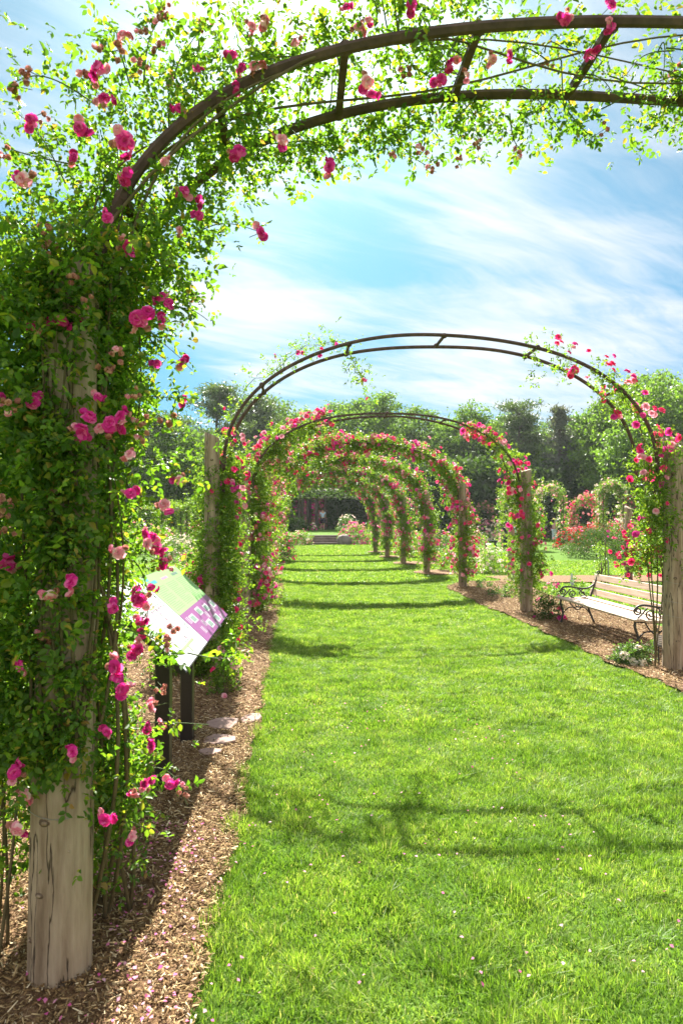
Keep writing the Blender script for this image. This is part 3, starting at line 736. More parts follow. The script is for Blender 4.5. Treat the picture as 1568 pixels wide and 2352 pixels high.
# the nearest rose, on the left post of the first arch
def near_rose():
    k = 0; y0 = YA[0]
    root = empty('climbing_rose', (XL, y0 + .2, 0), 'big climbing rose in the foreground smothering the nearest post and hoops', 'climbing rose', 'climbing roses on the arches')
    org = np.array((XL, y0 + .2, 0))
    P, L = rose_path(-1, 2.7, .0, 0)
    smax = L[-1] * .80
    C = []
    # column, thin on the face towards the camera
    n = 9000
    z = rng.uniform(.55, 2.6, n); a = rng.uniform(0, 6.283, n)
    rr = .12 + np.abs(rng.normal(size=n)) * np.interp(z, [.4, .9, 1.6, 2.3], [.08, .12, .14, .17])
    x = np.cos(a) * rr * 1.15; yy = np.sin(a) * rr + .0
    keep = (yy > -.05) | (rng.uniform(size=n) < np.interp(z, [.5, .7, 1.0, 1.7, 2.0, 2.5], [.0, 1, 1, .85, 1, 1])) 
    keep &= ~((z < .72 + .06 * np.sin(x * 30)) & (yy < .12))
    C.append(np.stack([XL + x, y0 + .10 + yy, z], 1)[keep])
    n = 2600; z = rng.uniform(.80, 2.45, n); x = rng.normal(size=n) * .085
    cl = fbm(x * 6 + 30, z * 5, 51, 3); keep = cl > .48
    C.append(np.stack([XL + .04 + x, y0 - .105 - np.abs(rng.normal(size=n)) * .035 + x * x * 3, z], 1)[keep])
    # low bushy growth behind and to the left of the post
    n = 1500
    q = rng.normal(size=(n, 3)) * np.array((.17, .16, .20)) + np.array((XL + .05, y0 + .42, .55)); C.append(q[(q[:, 2] > .12)])
    q = rng.normal(size=(850, 3)) * np.array((.11, .16, .50)) + np.array((XL - .34, y0 + .25, 1.0)); C.append(q[(q[:, 2] > .25)])
    # to the right of the post
    q = rng.normal(size=(1300, 3)) * np.array((.06, .13, .55)) + np.array((XL + .19, y0 + .22, 1.25)); C.append(q[(q[:, 2] > .42) & (q[:, 2] < 2.4)])
    # along the arc
    n = 21000
    s = ZS * .93 + (smax - ZS * .93) * rng.uniform(0, 1, n) ** 1.25
    x = np.interp(s, L, P[:, 0]); zz = np.interp(s, L, P[:, 1])
    x2 = np.interp(s + .01, L, P[:, 0]); z2 = np.interp(s + .01, L, P[:, 1])
    t = unit(np.stack([x2 - x, z2 - zz], 1)); nx, nz = -t[:, 1], t[:, 0]      # outward normal
    u = (s - ZS) / (smax - ZS)
    out = np.interp(u, [0, .12, .3, .55, .8, 1], [.24, .30, .26, .17, .12, .05]); inn = np.interp(u, [0, .15, .35, .7, 1], [.10, .12, .09, .10, .06])
    o = np.where(rng.uniform(size=n) < .66, np.abs(rng.normal(size=n)) * out, -np.abs(rng.normal(size=n)) * inn)
    cl = fbm(s * 3.2, rng.uniform(0, 1, n) * .5 + o * 4 + 9, 3, 3)
    yy = y0 + rng.uniform(-.04, .60, n) + rng.normal(size=n) * .05
    yy = np.where((o < .02) & (u > .3), y0 + .50 + np.abs(rng.normal(size=n)) * .10, yy); o = np.where((o > 0) & (u > .3), o + .035, o)
    keep = (cl > np.interp(u, [0, .3, .6, 1], [.30, .38, .46, .55])) & (rng.uniform(size=n) < np.interp(u, [0, .2, .35, .6, 1], [1, .70, .36, .18, .12]))
    keep &= (rng.uniform(size=n) < np.interp(yy - y0, [-.1, .04, .14, .3], [.25, .4, .9, 1]))
    C.append(np.stack([x + nx * o, yy, zz + nz * o], 1)[keep])
    C = np.concatenate(C)
    # arching shoots with leaves along them
    shoots = []; tips = []
    def shoot(a, b, sag, nl=14):
        a = np.array(a); b = np.array(b); t = np.linspace(0, 1, 14)[:, None]
        p = a + (b - a) * t + np.array((0, 0, 1.)) * (sag * np.sin(t * math.pi)) + rng.normal(size=3) * .04 * np.sin(t * math.pi)
        shoots.append(p); q = rng.uniform(.15, 1, nl)
        i = (q * 13).astype(int).clip(0, 12); f = (q * 13 - i)[:, None]
        return p[i] * (1 - f) + p[i + 1] * f + rng.normal(size=(nl, 3)) * .012
    sprays = [shoot(at(sx, sy, Y0), at(ex, ey, Y1), sag, nl) for (sx, sy, ex, ey, Y0, Y1, sag, nl) in SHOOTS]
    for j in range(95):
        q = rng.uniform(0, 1); s_ = rng.uniform(.8, smax * .98); i = np.interp(s_, L, P[:, 0]), np.interp(s_, L, P[:, 1])
        base = np.array((i[0], y0 + rng.uniform(0, .55), i[1])); d = rdir(1)[0]; d[2] += .45 if s_ > ZS else .0
        if s_ > 3.6 and rng.uniform() < .5: d[2] = -abs(d[2]); 
        Ls = rng.uniform(.18, .42) * (.5 if s_ < 1.5 else 1.1 if s_ < 3.4 else .7)
        C = np.concatenate([C, shoot(base, base + unit(d) * Ls, .03, 9)])
    C = C[C[:, 1] > 1.75]; core = len(C)
    far = (C[:, 0] > XL + np.interp(C[:, 2], [.6, .9, 1.5, 2.1, 2.5], [.24, .15, .17, .16, .24])) & (C[:, 2] < 2.4) & (rng.uniform(size=len(C)) < np.interp(C[:, 2], [1.4, 1.6], [.97, .86])); C = C[~far]
    C = np.concatenate([C] + sprays)
    link('foliage', foliage_mesh('foliage', C - org, .0265, leaf_near, near=True), root)
    cb = MB()
    for p in shoots: cb.tube(p - org, np.linspace(.0032, .0014, len(p)), 5, mi=1)
    for j in range(13):
        q = np.linspace(0, 1, 40) * rng.uniform(1.9, 3.3 if j < 9 else smax); ph = rng.uniform(0, 6.28, 3); am = rng.uniform(.05, .15)
        c = np.stack([np.interp(q, L, P[:, 0]) - .02 + am * np.sin(q * 2 + ph[0]), y0 + .18 + .16 * np.sin(q * 1.3 + ph[1]) + np.where(q < .8, (.8 - q) * .12, 0), np.interp(q, L, P[:, 1]) + .05 * np.sin(q * 3 + ph[2])], 1)
        c[:, 2] = np.maximum(c[:, 2], -.02); cb.tube(c - org, np.linspace(.0085, .003, 40), 6)
    for j in range(7):
        q = np.linspace(.80, 2.35, 46); ph = rng.uniform(-1.2, 1.2); a_ = -1.57 + ph + .5 * np.sin(q * rng.uniform(.8, 2) + rng.uniform(0, 6)); rr_ = .115 + .012 * np.sin(q * 5 + ph)
        c = np.stack([XL + .04 + np.cos(a_) * rr_, y0 + np.sin(a_) * rr_, q], 1)
        cb.tube(c - org, np.linspace(.007, .003, 46), 6)
    for j in range(9):       # base canes to the left of the post
        p0 = np.array((XL - .18 - rng.uniform(0, .2), y0 + rng.uniform(-.02, .3), 0)); p1 = p0 + np.array((rng.uniform(-.2, .1), rng.uniform(-.05, .1), rng.uniform(.7, 1.2)))
        t = np.linspace(0, 1, 12)[:, None]; cb.tube(p0 + (p1 - p0) * t + np.array((.05, 0, 0)) * np.sin(t * 3) * rng.uniform(-1, 1) - org, np.linspace(.007, .003, 12), 6)
    cb.build('canes', [cane_mat, cane_green], root, smooth=True)
    # flower clusters
    def cluster(kind, seed):
        r2 = np.random.default_rng(seed); parts = []
        def add(mi, rad, loc, d, rings=FULL): 
            v, f = bloom_arrays(rad, rings, int(r2.integers(1e6)), 3); parts.append((placed(v, loc, d), f, mi))
        def rd(): return unit(r2.normal(size=3) + np.array((0, 0, .5)))
        SP = [(6, 1.9, .9), (5, 1.2, .8), (5, .7, .7)]
        if kind == 'M':
            add(0, .030, (0, 0, 0), (0, 0, 1)); add(0, .024, (.034, .01, -.008), rd())
            if seed % 2: add(1, .022, (-.028, .02, -.014), rd())
        elif kind == 'B':
            add(0, .036, (0, 0, 0), (0, 0, 1)); add(0, .030, (.045, .012, -.01), rd()); add(1, .024, (-.034, -.03, -.012), rd()); add(2, .018, (.02, -.045, -.01), rd(), SP)
        elif kind == 'P':
            add(1, .030, (0, 0, 0), (0, 0, 1)); add(0 if seed % 2 else 1, .024, (-.034, .01, -.01), rd()); add(2, .018, (.03, .02, -.01), rd(), SP)
        else:
            for j in range(4): add(2, .017, r2.normal(size=3) * .022, rd(), SP)
            if seed % 2: add(1, .018, r2.normal(size=3) * .02, rd(), SP)
        # sepals and stalk
        v, f, m = merge(parts)
        s = MB(); s.tube([(0, 0, .0), (.005, 0, -.03), (.012, .004, -.075)], [.003, .0018, .0015], 5)
        sv = np.concatenate(s.v); sf = np.array([q for q in s.f if len(q) == 4])
        v2, f2, m2 = merge([(v, f, 0), (sv, sf, 0)]); mi = np.concatenate([m, np.full(len(sf), 3)])
        return mesh_np('flower_cluster', v2, f2, [petal_mag, petal_pale, petal_spent, cane_green], mi)
    CM = {kd: [cluster(kd, 10 * i_ + s_) for s_ in range(4)] for i_, kd in enumerate('MBPS')}
    n = len(CLUST); size = {'B': 3, 'M': 2, 'P': 2, 'S': 1}
    order = sorted(range(n), key=lambda i: -size[CLUST[i][2]])
    rest = []
    for rank, i in enumerate(order):
        px, py, kd = CLUST[i]
        if kd == 'P' and rng.uniform() < .5: kd = 'M'
        if py > 1200 and px > 290: Y = rng.uniform(2.35, 2.6)
        elif px > 330: Y = y0 + (rng.uniform(-.06, .12) if kd != 'S' else rng.uniform(.0, .5))
        else: Y = rng.uniform(2.12, 2.32)
        loc = np.array(at(px, py, Y)) - org; d = unit(np.array((0, -.9, .1)) + rng.normal(size=3) * .45)
        me = CM[kd][int(rng.integers(4))]; sc = rng.uniform(.54, .82)
        if rank < 100: link('flower_cluster', me, root, loc, rot_to(d).to_euler(), float(sc))
        else: rest.append((me, loc, rot_to(d), sc))
    VV = []; FF = []; MM = []; nn = 0
    for me, loc, rm, sc in rest:
        v = np.empty(len(me.vertices) * 3); me.vertices.foreach_get('co', v); v = v.reshape(-1, 3) * sc @ np.array(rm).T + loc
        f = np.empty(len(me.loops), dtype=int); me.loops.foreach_get('vertex_index', f); mi = np.empty(len(me.polygons), dtype=int); me.polygons.foreach_get('material_index', mi)
        VV.append(v); FF.append(f.reshape(-1, 4) + nn); MM.append(mi); nn += len(v)
    if rest: tag(link('flower_clusters', mesh_np('flower_clusters', np.concatenate(VV), np.concatenate(FF), [petal_mag, petal_pale, petal_spent, cane_green], np.concatenate(MM)), root), kind='stuff')
CLUST = [(30,194,'S'),(58,157,'S'),(386,27,'S'),(371,40,'S'),(344,52,'S'),(468,55,'S'),(281,80,'P'),(326,75,'S'),(271,115,'S'),(363,102,'S'),(226,115,'S'),(224,154,'M'),(202,174,'S'),(326,144,'S'),(239,224,'B'),
(533,127,'M'),(553,160,'M'),(585,150,'P'),(451,155,'P'),(578,60,'P'),(610,45,'P'),(677,95,'P'),(70,274,'P'),(97,259,'S'),(184,294,'M'),(413,249,'P'),(391,184,'S'),(543,209,'M'),(286,324,'B'),(169,361,'M'),(15,358,'S'),(52,411,'P'),
(378,371,'P'),(548,344,'B'),(647,319,'P'),(286,413,'M'),(423,438,'P'),(456,458,'M'),(456,493,'P'),(246,500,'M'),(411,528,'P'),(107,525,'S'),(107,573,'S'),(294,563,'B'),(598,533,'M'),(383,610,'S'),(757,383,'M'),
(796,15,'P'),(846,45,'P'),(824,60,'P'),(944,10,'M'),(1300,43,'B'),(1403,10,'M'),(1403,60,'M'),(1032,146,'M'),(1012,181,'M'),(844,186,'P'),(854,216,'M'),(1072,171,'P'),(1170,125,'M'),(1132,135,'P'),(1353,123,'M'),
(904,351,'S'),(964,346,'S'),(992,389,'S'),(1102,334,'S'),(1192,346,'S'),(1049,364,'S'),(1391,294,'S'),(1253,151,'S'),(1544,161,'S'),(937,163,'S'),
(170,647,'S'),(194,691,'S'),(369,681,'B'),(387,694,'M'),(372,734,'M'),(316,731,'B'),(433,672,'S'),(381,613,'S'),(117,734,'P'),(145,738,'B'),(77,748,'P'),(175,722,'P'),(419,831,'M'),(359,834,'M'),(266,812,'S'),(256,841,'S'),
(422,916,'P'),(312,909,'S'),(225,912,'P'),(77,922,'M'),(25,925,'S'),(3,912,'M'),(278,956,'B'),(253,975,'B'),(187,984,'B'),(206,956,'P'),(184,1006,'P'),(390,969,'S'),(325,972,'S'),(325,1009,'S'),(297,1044,'P'),(412,1103,'P'),
(300,1134,'M'),(378,1159,'P'),(117,1128,'S'),(334,1228,'M'),(359,1259,'M'),(340,1250,'P'),(376,1297,'B'),(272,1269,'P'),(16,1297,'B'),(6,1156,'S'),(22,1181,'S'),(5,1222,'S'),
(346,1350,'M'),(319,1377,'B'),(164,1339,'P'),(261,1397,'M'),(321,1429,'M'),(324,1450,'M'),(117,1371,'P'),(387,1444,'S'),(316,1491,'B'),(387,1479,'S'),(266,1532,'B'),(281,1582,'P'),(47,1532,'M'),(95,1468,'S'),(246,1681,'M'),
(167,1728,'P'),(337,1678,'P'),(348,1623,'P'),(369,1667,'S'),(348,1714,'P'),(32,1775,'B'),(56,1828,'P'),(334,1799,'B'),(390,1802,'M'),(310,1825,'P'),(419,1822,'S'),(372,1576,'S'),(240,1884,'P'),(305,1922,'P'),(38,1907,'P')]
SHOOTS = [(220,240,30,190,2.4,2.3,.06,16),(300,200,275,80,2.5,2.4,.02,12),(330,190,380,30,2.5,2.5,.02,14),(400,180,470,55,2.6,2.6,.02,12),(180,380,15,330,2.4,2.3,.04,14),(150,420,40,260,2.4,2.4,.03,16),
 (300,600,440,670,2.8,2.7,.05,18),(420,560,590,530,2.9,2.9,.05,20),(250,780,425,832,2.7,2.6,.06,18),(260,860,350,900,2.6,2.6,.03,14),(240,900,430,915,2.6,2.5,.05,24),(250,940,390,970,2.6,2.5,.04,18),
 (270,1080,415,1095,2.6,2.5,.03,20),(290,1100,380,1160,2.6,2.6,.03,12),(260,1220,380,1290,2.6,2.5,.03,16),(280,1280,340,1360,2.6,2.5,.02,12),(430,1500,540,1470,2.7,2.9,.02,22),
 (240,1700,480,1665,2.5,2.7,.04,20),(230,1860,425,1810,2.45,2.5,.05,26),(230,1800,330,1900,2.45,2.5,.03,22),(260,1440,400,1540,2.5,2.6,.02,18),
 (620,330,760,385,2.9,2.9,.05,14),(830,300,905,350,2.95,2.9,.0,14),(900,300,990,385,2.95,2.95,.0,20),(1080,260,1100,330,2.95,2.95,.0,12),(1170,260,1195,340,2.95,2.95,.0,14),(1300,250,1390,300,2.95,2.95,.0,14),(1250,120,1340,150,2.7,2.7,.03,16),(1380,250,1560,180,2.9,2.9,.04,22),
 (180,700,60,560,2.4,2.4,.0,16),(150,1000,20,900,2.4,2.35,.0,18),(120,1300,0,1220,2.4,2.3,.02,18),(100,1600,0,1500,2.4,2.3,.02,18)]
near_rose()


# ------------------------------------------------------------------ bushes
def bush(name, loc, w, h, nleaf, lsize, mat, label, cat, blooms=(), bs=1.0, nb=0, d=None, group=None, kindm=None, near=False, lean=0):
    root = empty(name, loc, label, cat, group)
    d = d or w
    ncl = max(10, nleaf // 30)
    q = unit(rng.normal(size=(ncl, 3))) * rng.uniform(.45, 1, (ncl, 1)) ** .6
    q[:, 2] = np.abs(q[:, 2])
    lump = .75 + .5 * rng.uniform(size=ncl)
    cc = q * np.array((w / 2, d / 2, h * .95)) * lump[:, None] ** .6
    cc[:, 2] += h * .04
    C = np.repeat(cc, nleaf // ncl, 0); C = C + rng.normal(size=C.shape) * np.array((w, d, h)) * .07
    C = C[C[:, 2] > .02]
    link('foliage', foliage_mesh('foliage', C, lsize, mat, near=near), root)
    sb = MB()
    for j in range(7):
        e = q[j] * np.array((w / 2, d / 2, h * .8)); sb.tube([(e[0] * .1, e[1] * .1, 0), (e[0] * .45, e[1] * .45, e[2] * .5), tuple(e)], [max(.006, h * .012), max(.005, h * .008), .003], 5)
    sb.build('stems', cane_mat, root)
    if nb:
        qb = unit(rng.normal(size=(nb, 3)) + np.array((0, -.5, .5))); qb[:, 2] = np.abs(qb[:, 2])
        lo = qb * np.array((w / 2, d / 2, h)) * rng.uniform(.85, 1.1, (nb, 1)); dirs = unit(qb + rng.normal(size=(nb, 3)) * .3)
        sc = bs * rng.uniform(.7, 1.2, nb)
        mats = list(blooms); parts = []
        pick = rng.integers(0, len(mats), nb)
        if nb <= 12:
            for j in range(nb):
                link('rose_bloom', mesh_np('rose_bloom', BV, BF, mats[pick[j]]), root, lo[j], rot_to(dirs[j]).to_euler(), float(sc[j]))
        else:
            for j in range(len(mats)):
                qq = np.where(pick == j)[0]
                if len(qq):
                    v, f = scatter_blooms(BVs, BFs, lo[qq], dirs[qq], sc[qq]); parts.append((v, f, j))
            v, f, m = merge(parts); tag(link('rose_blooms', mesh_np('rose_blooms', v, f, mats, m), root), kind='stuff')
    return root
def gp(px, py): 
    v = gnd(px, py); return (v.x, v.y, 0)

# right bed and lawn
bush('rose_bush', gp(1452, 1528), .40, .24, 700, .028, leaf_bush, 'small rose bush with a few cream blooms beside the plant label', 'rose bush', [petal_white, petal_white], 1.25, 4, near=True, group='rose bushes in the beds')
bush('rose_bush', gp(1262, 1428), .50, .45, 1100, .034, leaf_dark, 'dark small rose bush with crimson blooms at the foot of the third arch', 'rose bush', [petal_red, petal_mag], 1.0, 8, group='rose bushes in the beds')
bush('rose_bush', gp(1262, 1392), .55, .55, 500, .034, leaf_bush, 'thin pale rose bush with pink blooms just behind the bench end', 'rose bush', [petal_pale, petal_mag], .9, 9, group='rose bushes in the beds')
bush('shrub', gp(1155, 1372), .7, .30, 600, .04, leaf_bush, 'low thin shrub on the mulch between the third and fourth arches on the right', 'shrub', group='low shrubs')
bush('shrub', gp(1110, 1352), .5, .25, 350, .04, leaf_bush, 'smallest low shrub on the mulch near the fourth arch post on the right', 'shrub', group='low shrubs')
bush('rose_bush', gp(1130, 1316), 1.15, .85, 2600, .05, leaf_mid, 'bright green bush topped with white blooms left of the free standing post', 'rose bush', [petal_white], 1.0, 90, group='rose bushes in the beds')
bush('rose_bush', gp(1040, 1312), 1.0, .8, 2200, .05, leaf_mid, 'light green rose bush with few red blooms between fourth and fifth arches', 'rose bush', [petal_red, petal_pale], 1.0, 25, group='rose bushes in the beds')
bush('rose_bush', gp(1372, 1282), 2.6, 1.35, 6500, .065, leaf_dark, 'large rounded green bush on the lawn behind the bench', 'rose bush', [petal_mag, petal_pale], 1.2, 16, group='rose bushes in the beds')
bush('rose_bush', gp(1455, 1278), 2.4, 1.4, 5000, .065, leaf_bush, 'wide green bush dotted with pink behind the second free standing post', 'rose bush', [petal_mag, petal_pale], 1.3, 70, group='rose bushes in the beds')
bush('rose_bush', gp(1310, 1262), 1.9, 1.15, 4500, .07, leaf_dark, 'dark bush covered with scarlet roses left of the large green bush', 'rose bush', [petal_scarlet, petal_scarlet, petal_salmon], 1.7, 190, group='rose bushes in the beds')
bush('rose_bush', gp(1360, 1255), 2.4, 1.35, 4500, .07, leaf_dark, 'scarlet flowered rose bush behind the large green bush', 'rose bush', [petal_scarlet, petal_salmon], 1.8, 190, group='rose bushes in the beds')
bush('rose_bush', gp(1318, 1268), 1.6, .45, 1400, .06, leaf_bush, 'low pale green plants in front of the scarlet roses', 'rose bush', [petal_white], 1.0, 14, group='rose bushes in the beds')
bush('rose_bush', gp(1130, 1240), 4.0, 1.7, 5500, .09, leaf_bush, 'wide rose bush of white and pink blooms beyond the black dog', 'rose bush', [petal_white, petal_pale], 2.0, 300, group='rose bushes in the beds')
bush('rose_bush', gp(1430, 1236), 6.5, 2.0, 7000, .10, leaf_bush, 'long bank of pink roses below the white rose arch', 'rose bush', [petal_pale, petal_salmon, petal_mag], 2.2, 480, group='rose bushes in the beds')
bush('rose_bush', gp(1545, 1240), 4.0, 2.0, 5000, .09, leaf_bush, 'tall green and pink rose bush at the right edge behind the near post', 'rose bush', [petal_pale, petal_mag], 2.0, 200, group='rose bushes in the beds')
bush('rose_bush', gp(1240, 1238), 4.0, 1.6, 5000, .09, leaf_bush, 'pale pink rose bush behind the woman in the straw hat', 'rose bush', [petal_pale, petal_salmon], 2.0, 240, group='rose bushes in the beds')
bush('shrub', gp(1325, 1352), .35, .45, 220, .04, leaf_mid, 'sparse young shrub on the lawn edge behind the bench back', 'shrub', group='low shrubs')
bush('rose_bush', gp(1500, 1296), 1.7, 1.25, 3600, .06, leaf_bush, 'green rose bush with a few magenta blooms behind the bench back', 'rose bush', [petal_mag, petal_pale], 1.3, 60, group='rose bushes in the beds')
bush('rose_bush', gp(1410, 1258), 2.6, 1.5, 4500, .075, leaf_mid, 'pink rose bush in front of the tall narrow white arch', 'rose bush', [petal_pale, petal_red], 1.7, 150, group='rose bushes in the beds')
bush('rose_bush', gp(1180, 1248), 2.6, 1.1, 3500, .08, leaf_bush, 'white rose bush left of the bending person', 'rose bush', [petal_white, petal_pale], 1.6, 140, group='rose bushes in the beds')
bush('rose_bush', gp(1080, 1275), 1.6, 1.3, 3500, .065, leaf_mid, 'pale flowered rose bush between the fourth and third arch posts', 'rose bush', [petal_pale, petal_white], 1.3, 110, group='rose bushes in the beds')
# roses between the far arches, and near the steps
bush('rose_bush', gp(688, 1252), 1.7, 1.0, 2600, .08, leaf_mid, 'yellowish rounded bush left of the stone steps', 'rose bush', [petal_white, petal_salmon], 1.6, 60, group='rose bushes in the beds')
bush('rose_bush', gp(815, 1250), 2.3, 1.5, 3500, .085, leaf_mid, 'pink rose bush right of the boulder by the steps', 'rose bush', [petal_pale, petal_salmon, petal_mag], 1.7, 170, group='rose bushes in the beds')
bush('rose_bush', gp(945, 1280), 1.2, 1.1, 2400, .065, leaf_mid, 'rose bush behind the right post of the sixth arch', 'rose bush', [petal_red, petal_pale], 1.2, 60, group='rose bushes in the beds')
bush('rose_bush', gp(1010, 1290), 1.6, 1.2, 3000, .06, leaf_dark, 'dark green rose bush beyond the fifth arch on the right', 'rose bush', [petal_red, petal_pale], 1.2, 60, group='rose bushes in the beds')
bush('rose_bush', gp(640, 1292), 1.3, 1.3, 3000, .06, leaf_dark, 'rose bush behind the left post of the fifth arch', 'rose bush', [petal_red, petal_mag], 1.2, 90, group='rose bushes in the beds')
# left of the arches
bush('rose_bush', gp(418, 1290), 2.0, 1.0, 5000, .06, leaf_bush, 'wide green bush topped with white blooms beyond the map board', 'rose bush', [petal_white], 1.1, 190, group='rose bushes in the beds')
bush('rose_bush', gp(445, 1335), 1.3, .8, 2600, .05, leaf_mid, 'low shrub with orange and pink flowers just behind the map board', 'rose bush', [petal_salmon, petal_pale], .9, 40, group='rose bushes in the beds')
bush('rose_bush', gp(330, 1275), 3.4, 1.5, 5000, .075, leaf_mid, 'green rose bush seen through the foreground rose, left of the map board', 'rose bush', [petal_salmon, petal_pale], 1.4, 90, group='rose bushes in the beds')
bush('rose_bush', gp(150, 1290), 3.4, 1.6, 5000, .075, leaf_mid, 'green rose bush behind the foreground post', 'rose bush', [petal_red, petal_pale], 1.4, 60, group='rose bushes in the beds')
bush('rose_bush', gp(20, 1300), 3.4, 1.6, 5000, .075, leaf_bush, 'green rose bush at the left edge of the picture', 'rose bush', [petal_salmon], 1.4, 40, group='rose bushes in the beds')
bush('rose_bush', gp(520, 1262), 5.0, 2.0, 6000, .09, leaf_mid, 'tall rose bush between the second and third arches on the left, far behind them', 'rose bush', [petal_pale, petal_red], 1.8, 150, group='rose bushes in the beds')
# growth at the feet of the left posts
bush('shrub', (-1.05, 7.1, 0), .75, 1.15, 2600, .032, leaf_mid, 'leafy young rose growth behind the second post, right of the map board', 'shrub', near=True, group='low shrubs')
bush('shrub', (-.64, 6.2, 0), .26, .62, 330, .028, leaf_mid, 'light green shoots in front of the left bench end', 'shrub', [petal_red, petal_pale], .7, 6, near=True, group='low shrubs')

# small arches in the rose garden
def small_arch(px, py, wpx, top, mat, blooms, bs, nb, label, n=3600, rz=0, ls=.085):
    g = gnd(px, py); d = g.y; w = wpx * d / 1568; h = EYE + (1195 - top) * d / 1568
    root = empty('garden_arch', (g.x, g.y, 0), label, 'rose arch', 'small rose covered arches in the garden', rz)
    t = np.linspace(0, 1, 40); hw = w / 2 * .8; hs = h - hw * 1.05
    pts = [(-hw, 0, z) for z in np.linspace(0, hs, 10)] + [(hw * -math.cos(a), 0, hs + hw * .95 * math.sin(a)) for a in np.linspace(0, math.pi, 22)[1:-1]] + [(hw, 0, z) for z in np.linspace(hs, 0, 10)]
    for dy in (-.25, .25):
        fb = MB(); fb.tube([(p[0], dy, p[2]) for p in pts], .03, 5); fb.build('hoop', hoop_mat, root)
    pts = np.array(pts); i = rng.integers(0, len(pts), n // 20)
    cc = pts[i] + rng.normal(size=(len(i), 3)) * np.array((w * .075, .28, w * .075))
    C = np.repeat(cc, 20, 0) + rng.normal(size=(len(cc) * 20, 3)) * .12
    C = C[C[:, 2] > .02]
    link('foliage', foliage_mesh('foliage', C, ls, mat), root)
    i = rng.integers(0, len(pts), nb); lo = pts[i] + rng.normal(size=(nb, 3)) * np.array((w * .10, .3, w * .10)); dirs = unit(rng.normal(size=(nb, 3)) + np.array((0, -.5, .4)))
    parts = []; pick = rng.integers(0, len(blooms), nb)
    for j in range(len(blooms)):
        q = np.where(pick == j)[0]
        if len(q): v, f = scatter_blooms(BVs, BFs, lo[q], dirs[q], bs * rng.uniform(.7, 1.2, len(q))); parts.append((v, f, j))
    v, f, m = merge(parts); tag(link('rose_blooms', mesh_np('rose_blooms', v, f, blooms, m), root), kind='stuff')
small_arch(1186, 1262, 80, 1118, leaf_mid, [petal_white, petal_pale], 1.5, 200, 'small arch of white and pink roses directly left of the third arch right shoulder', 5500)
small_arch(1262, 1250, 74, 1116, leaf_mid, [petal_pale, petal_white], 1.7, 160, 'small pale arch above the woman in the straw hat', 4500)
small_arch(1345, 1246, 80, 1142, leaf_mid, [petal_salmon, petal_red], 2.0, 420, 'small rounded arch with coral red roses in the garden', 5500)
small_arch(1404, 1258, 62, 1108, leaf_mid, [petal_white, petal_white, petal_pale], 1.5, 380, 'tallest small arch, narrow and full of white roses', 6500)
small_arch(1470, 1244, 92, 1142, leaf_mid, [petal_salmon, petal_red], 2.0, 420, 'small wide arch of salmon roses right of the tall white arch', 5500)
small_arch(1110, 1240, 50, 1160, leaf_mid, [petal_salmon, petal_pale], 2.0, 160, 'low far arch of pink roses left of the free standing post', 3200)
small_arch(395, 1262, 52, 1160, leaf_mid, [petal_pale, petal_white], 1.2, 30, 'small green arch furthest left beyond the map board', 4200)
small_arch(455, 1262, 62, 1150, leaf_mid, [petal_pale, petal_white], 1.2, 30, 'small green arch just left of the second arch post', 4600)
small_arch(335, 1262, 52, 1168, leaf_mid, [petal_pale, petal_white], 1.2, 30, 'small green arch half hidden behind the foreground rose', 4200)

# free standing posts
for (px, py, r_, h, lab) in ((1173, 1330, .085, 1.98, 'bare weathered post with slanted top standing on the lawn left of the bench'), (1443, 1336, .095, 1.98, 'weathered post with slanted top and red roses behind the bench')):
    g = gp(px, py); o = link('timber_post', post_mesh(r_, h, int(px), tiltcap=.05), None, g); tag(o, lab, 'post', 'free standing timber posts')
g = gp(1443, 1336)
def post_rose():
    root = empty('climbing_rose', (g[0], g[1] - .2, 0), 'short climbing rose with red blooms on the free standing post behind the bench', 'climbing rose', 'climbing roses on the arches')
    cc = rng.normal(size=(130, 3)) * np.array((.24, .18, .28)) + np.array((0, .1, .85)); C = np.repeat(cc, 18, 0) + rng.normal(size=(130 * 18, 3)) * .06; C = C[C[:, 2] > .3]
    link('foliage', foliage_mesh('foliage', C, .045, leaf_dark), root)
    sb = MB()
    for j in range(5): sb.tube([(rng.normal() * .05, .1, 0), (rng.normal() * .1, .1, .6), (rng.normal() * .25, .1, 1.2)], [.01, .008, .004], 5)
    sb.build('canes', cane_mat, root)
    for j in range(62):
        lo = rng.normal(size=3) * np.array((.30, .10, .33)) + np.array((0, -.12, .85)); lo[2] = max(lo[2], .2)
        link('rose_bloom', BM['red' if rng.uniform() < .8 else 'mag'], root, lo, rot_to(unit(rng.normal(size=3) * .4 + np.array((0, -1, .3)))).to_euler(), float(rng.uniform(1.1, 1.7)))
post_rose()
# sprays on the bare hoops of arch 2
def hoop_spray(pts, label):
    root = None
    C = []; bl = []; cb = MB(); o0 = np.array(at(*pts[0][:2], YA[1] + .3)); 
    root = empty('climbing_rose', tuple(o0), label, 'climbing rose', 'climbing roses on the arches')
    last = None
    for (px, py, nl, nb) in pts:
        c = np.array(at(px, py, YA[1] + rng.uniform(.06, .45))); C.append(c + rng.normal(size=(nl, 3)) * np.array((.075, .1, .06)))
        for j in range(nb): bl.append(c + rng.normal(size=3) * .07)
        if last is not None: cb.tube([last - o0, (last + c) / 2 - o0 + rng.normal(size=3) * .02, c - o0], .0035, 5)
        last = c
    C = np.concatenate(C)
    link('foliage', foliage_mesh('foliage', C - o0, .027, leaf_mid, near=True), root)
    cb.build('canes', cane_green, root)
    for q in bl: link('rose_bloom', BM['red' if rng.uniform() < .5 else 'mag'], root, q - o0, rot_to(unit(rng.normal(size=3) + np.array((0, -.6, .2)))).to_euler(), float(rng.uniform(.45, .7)))
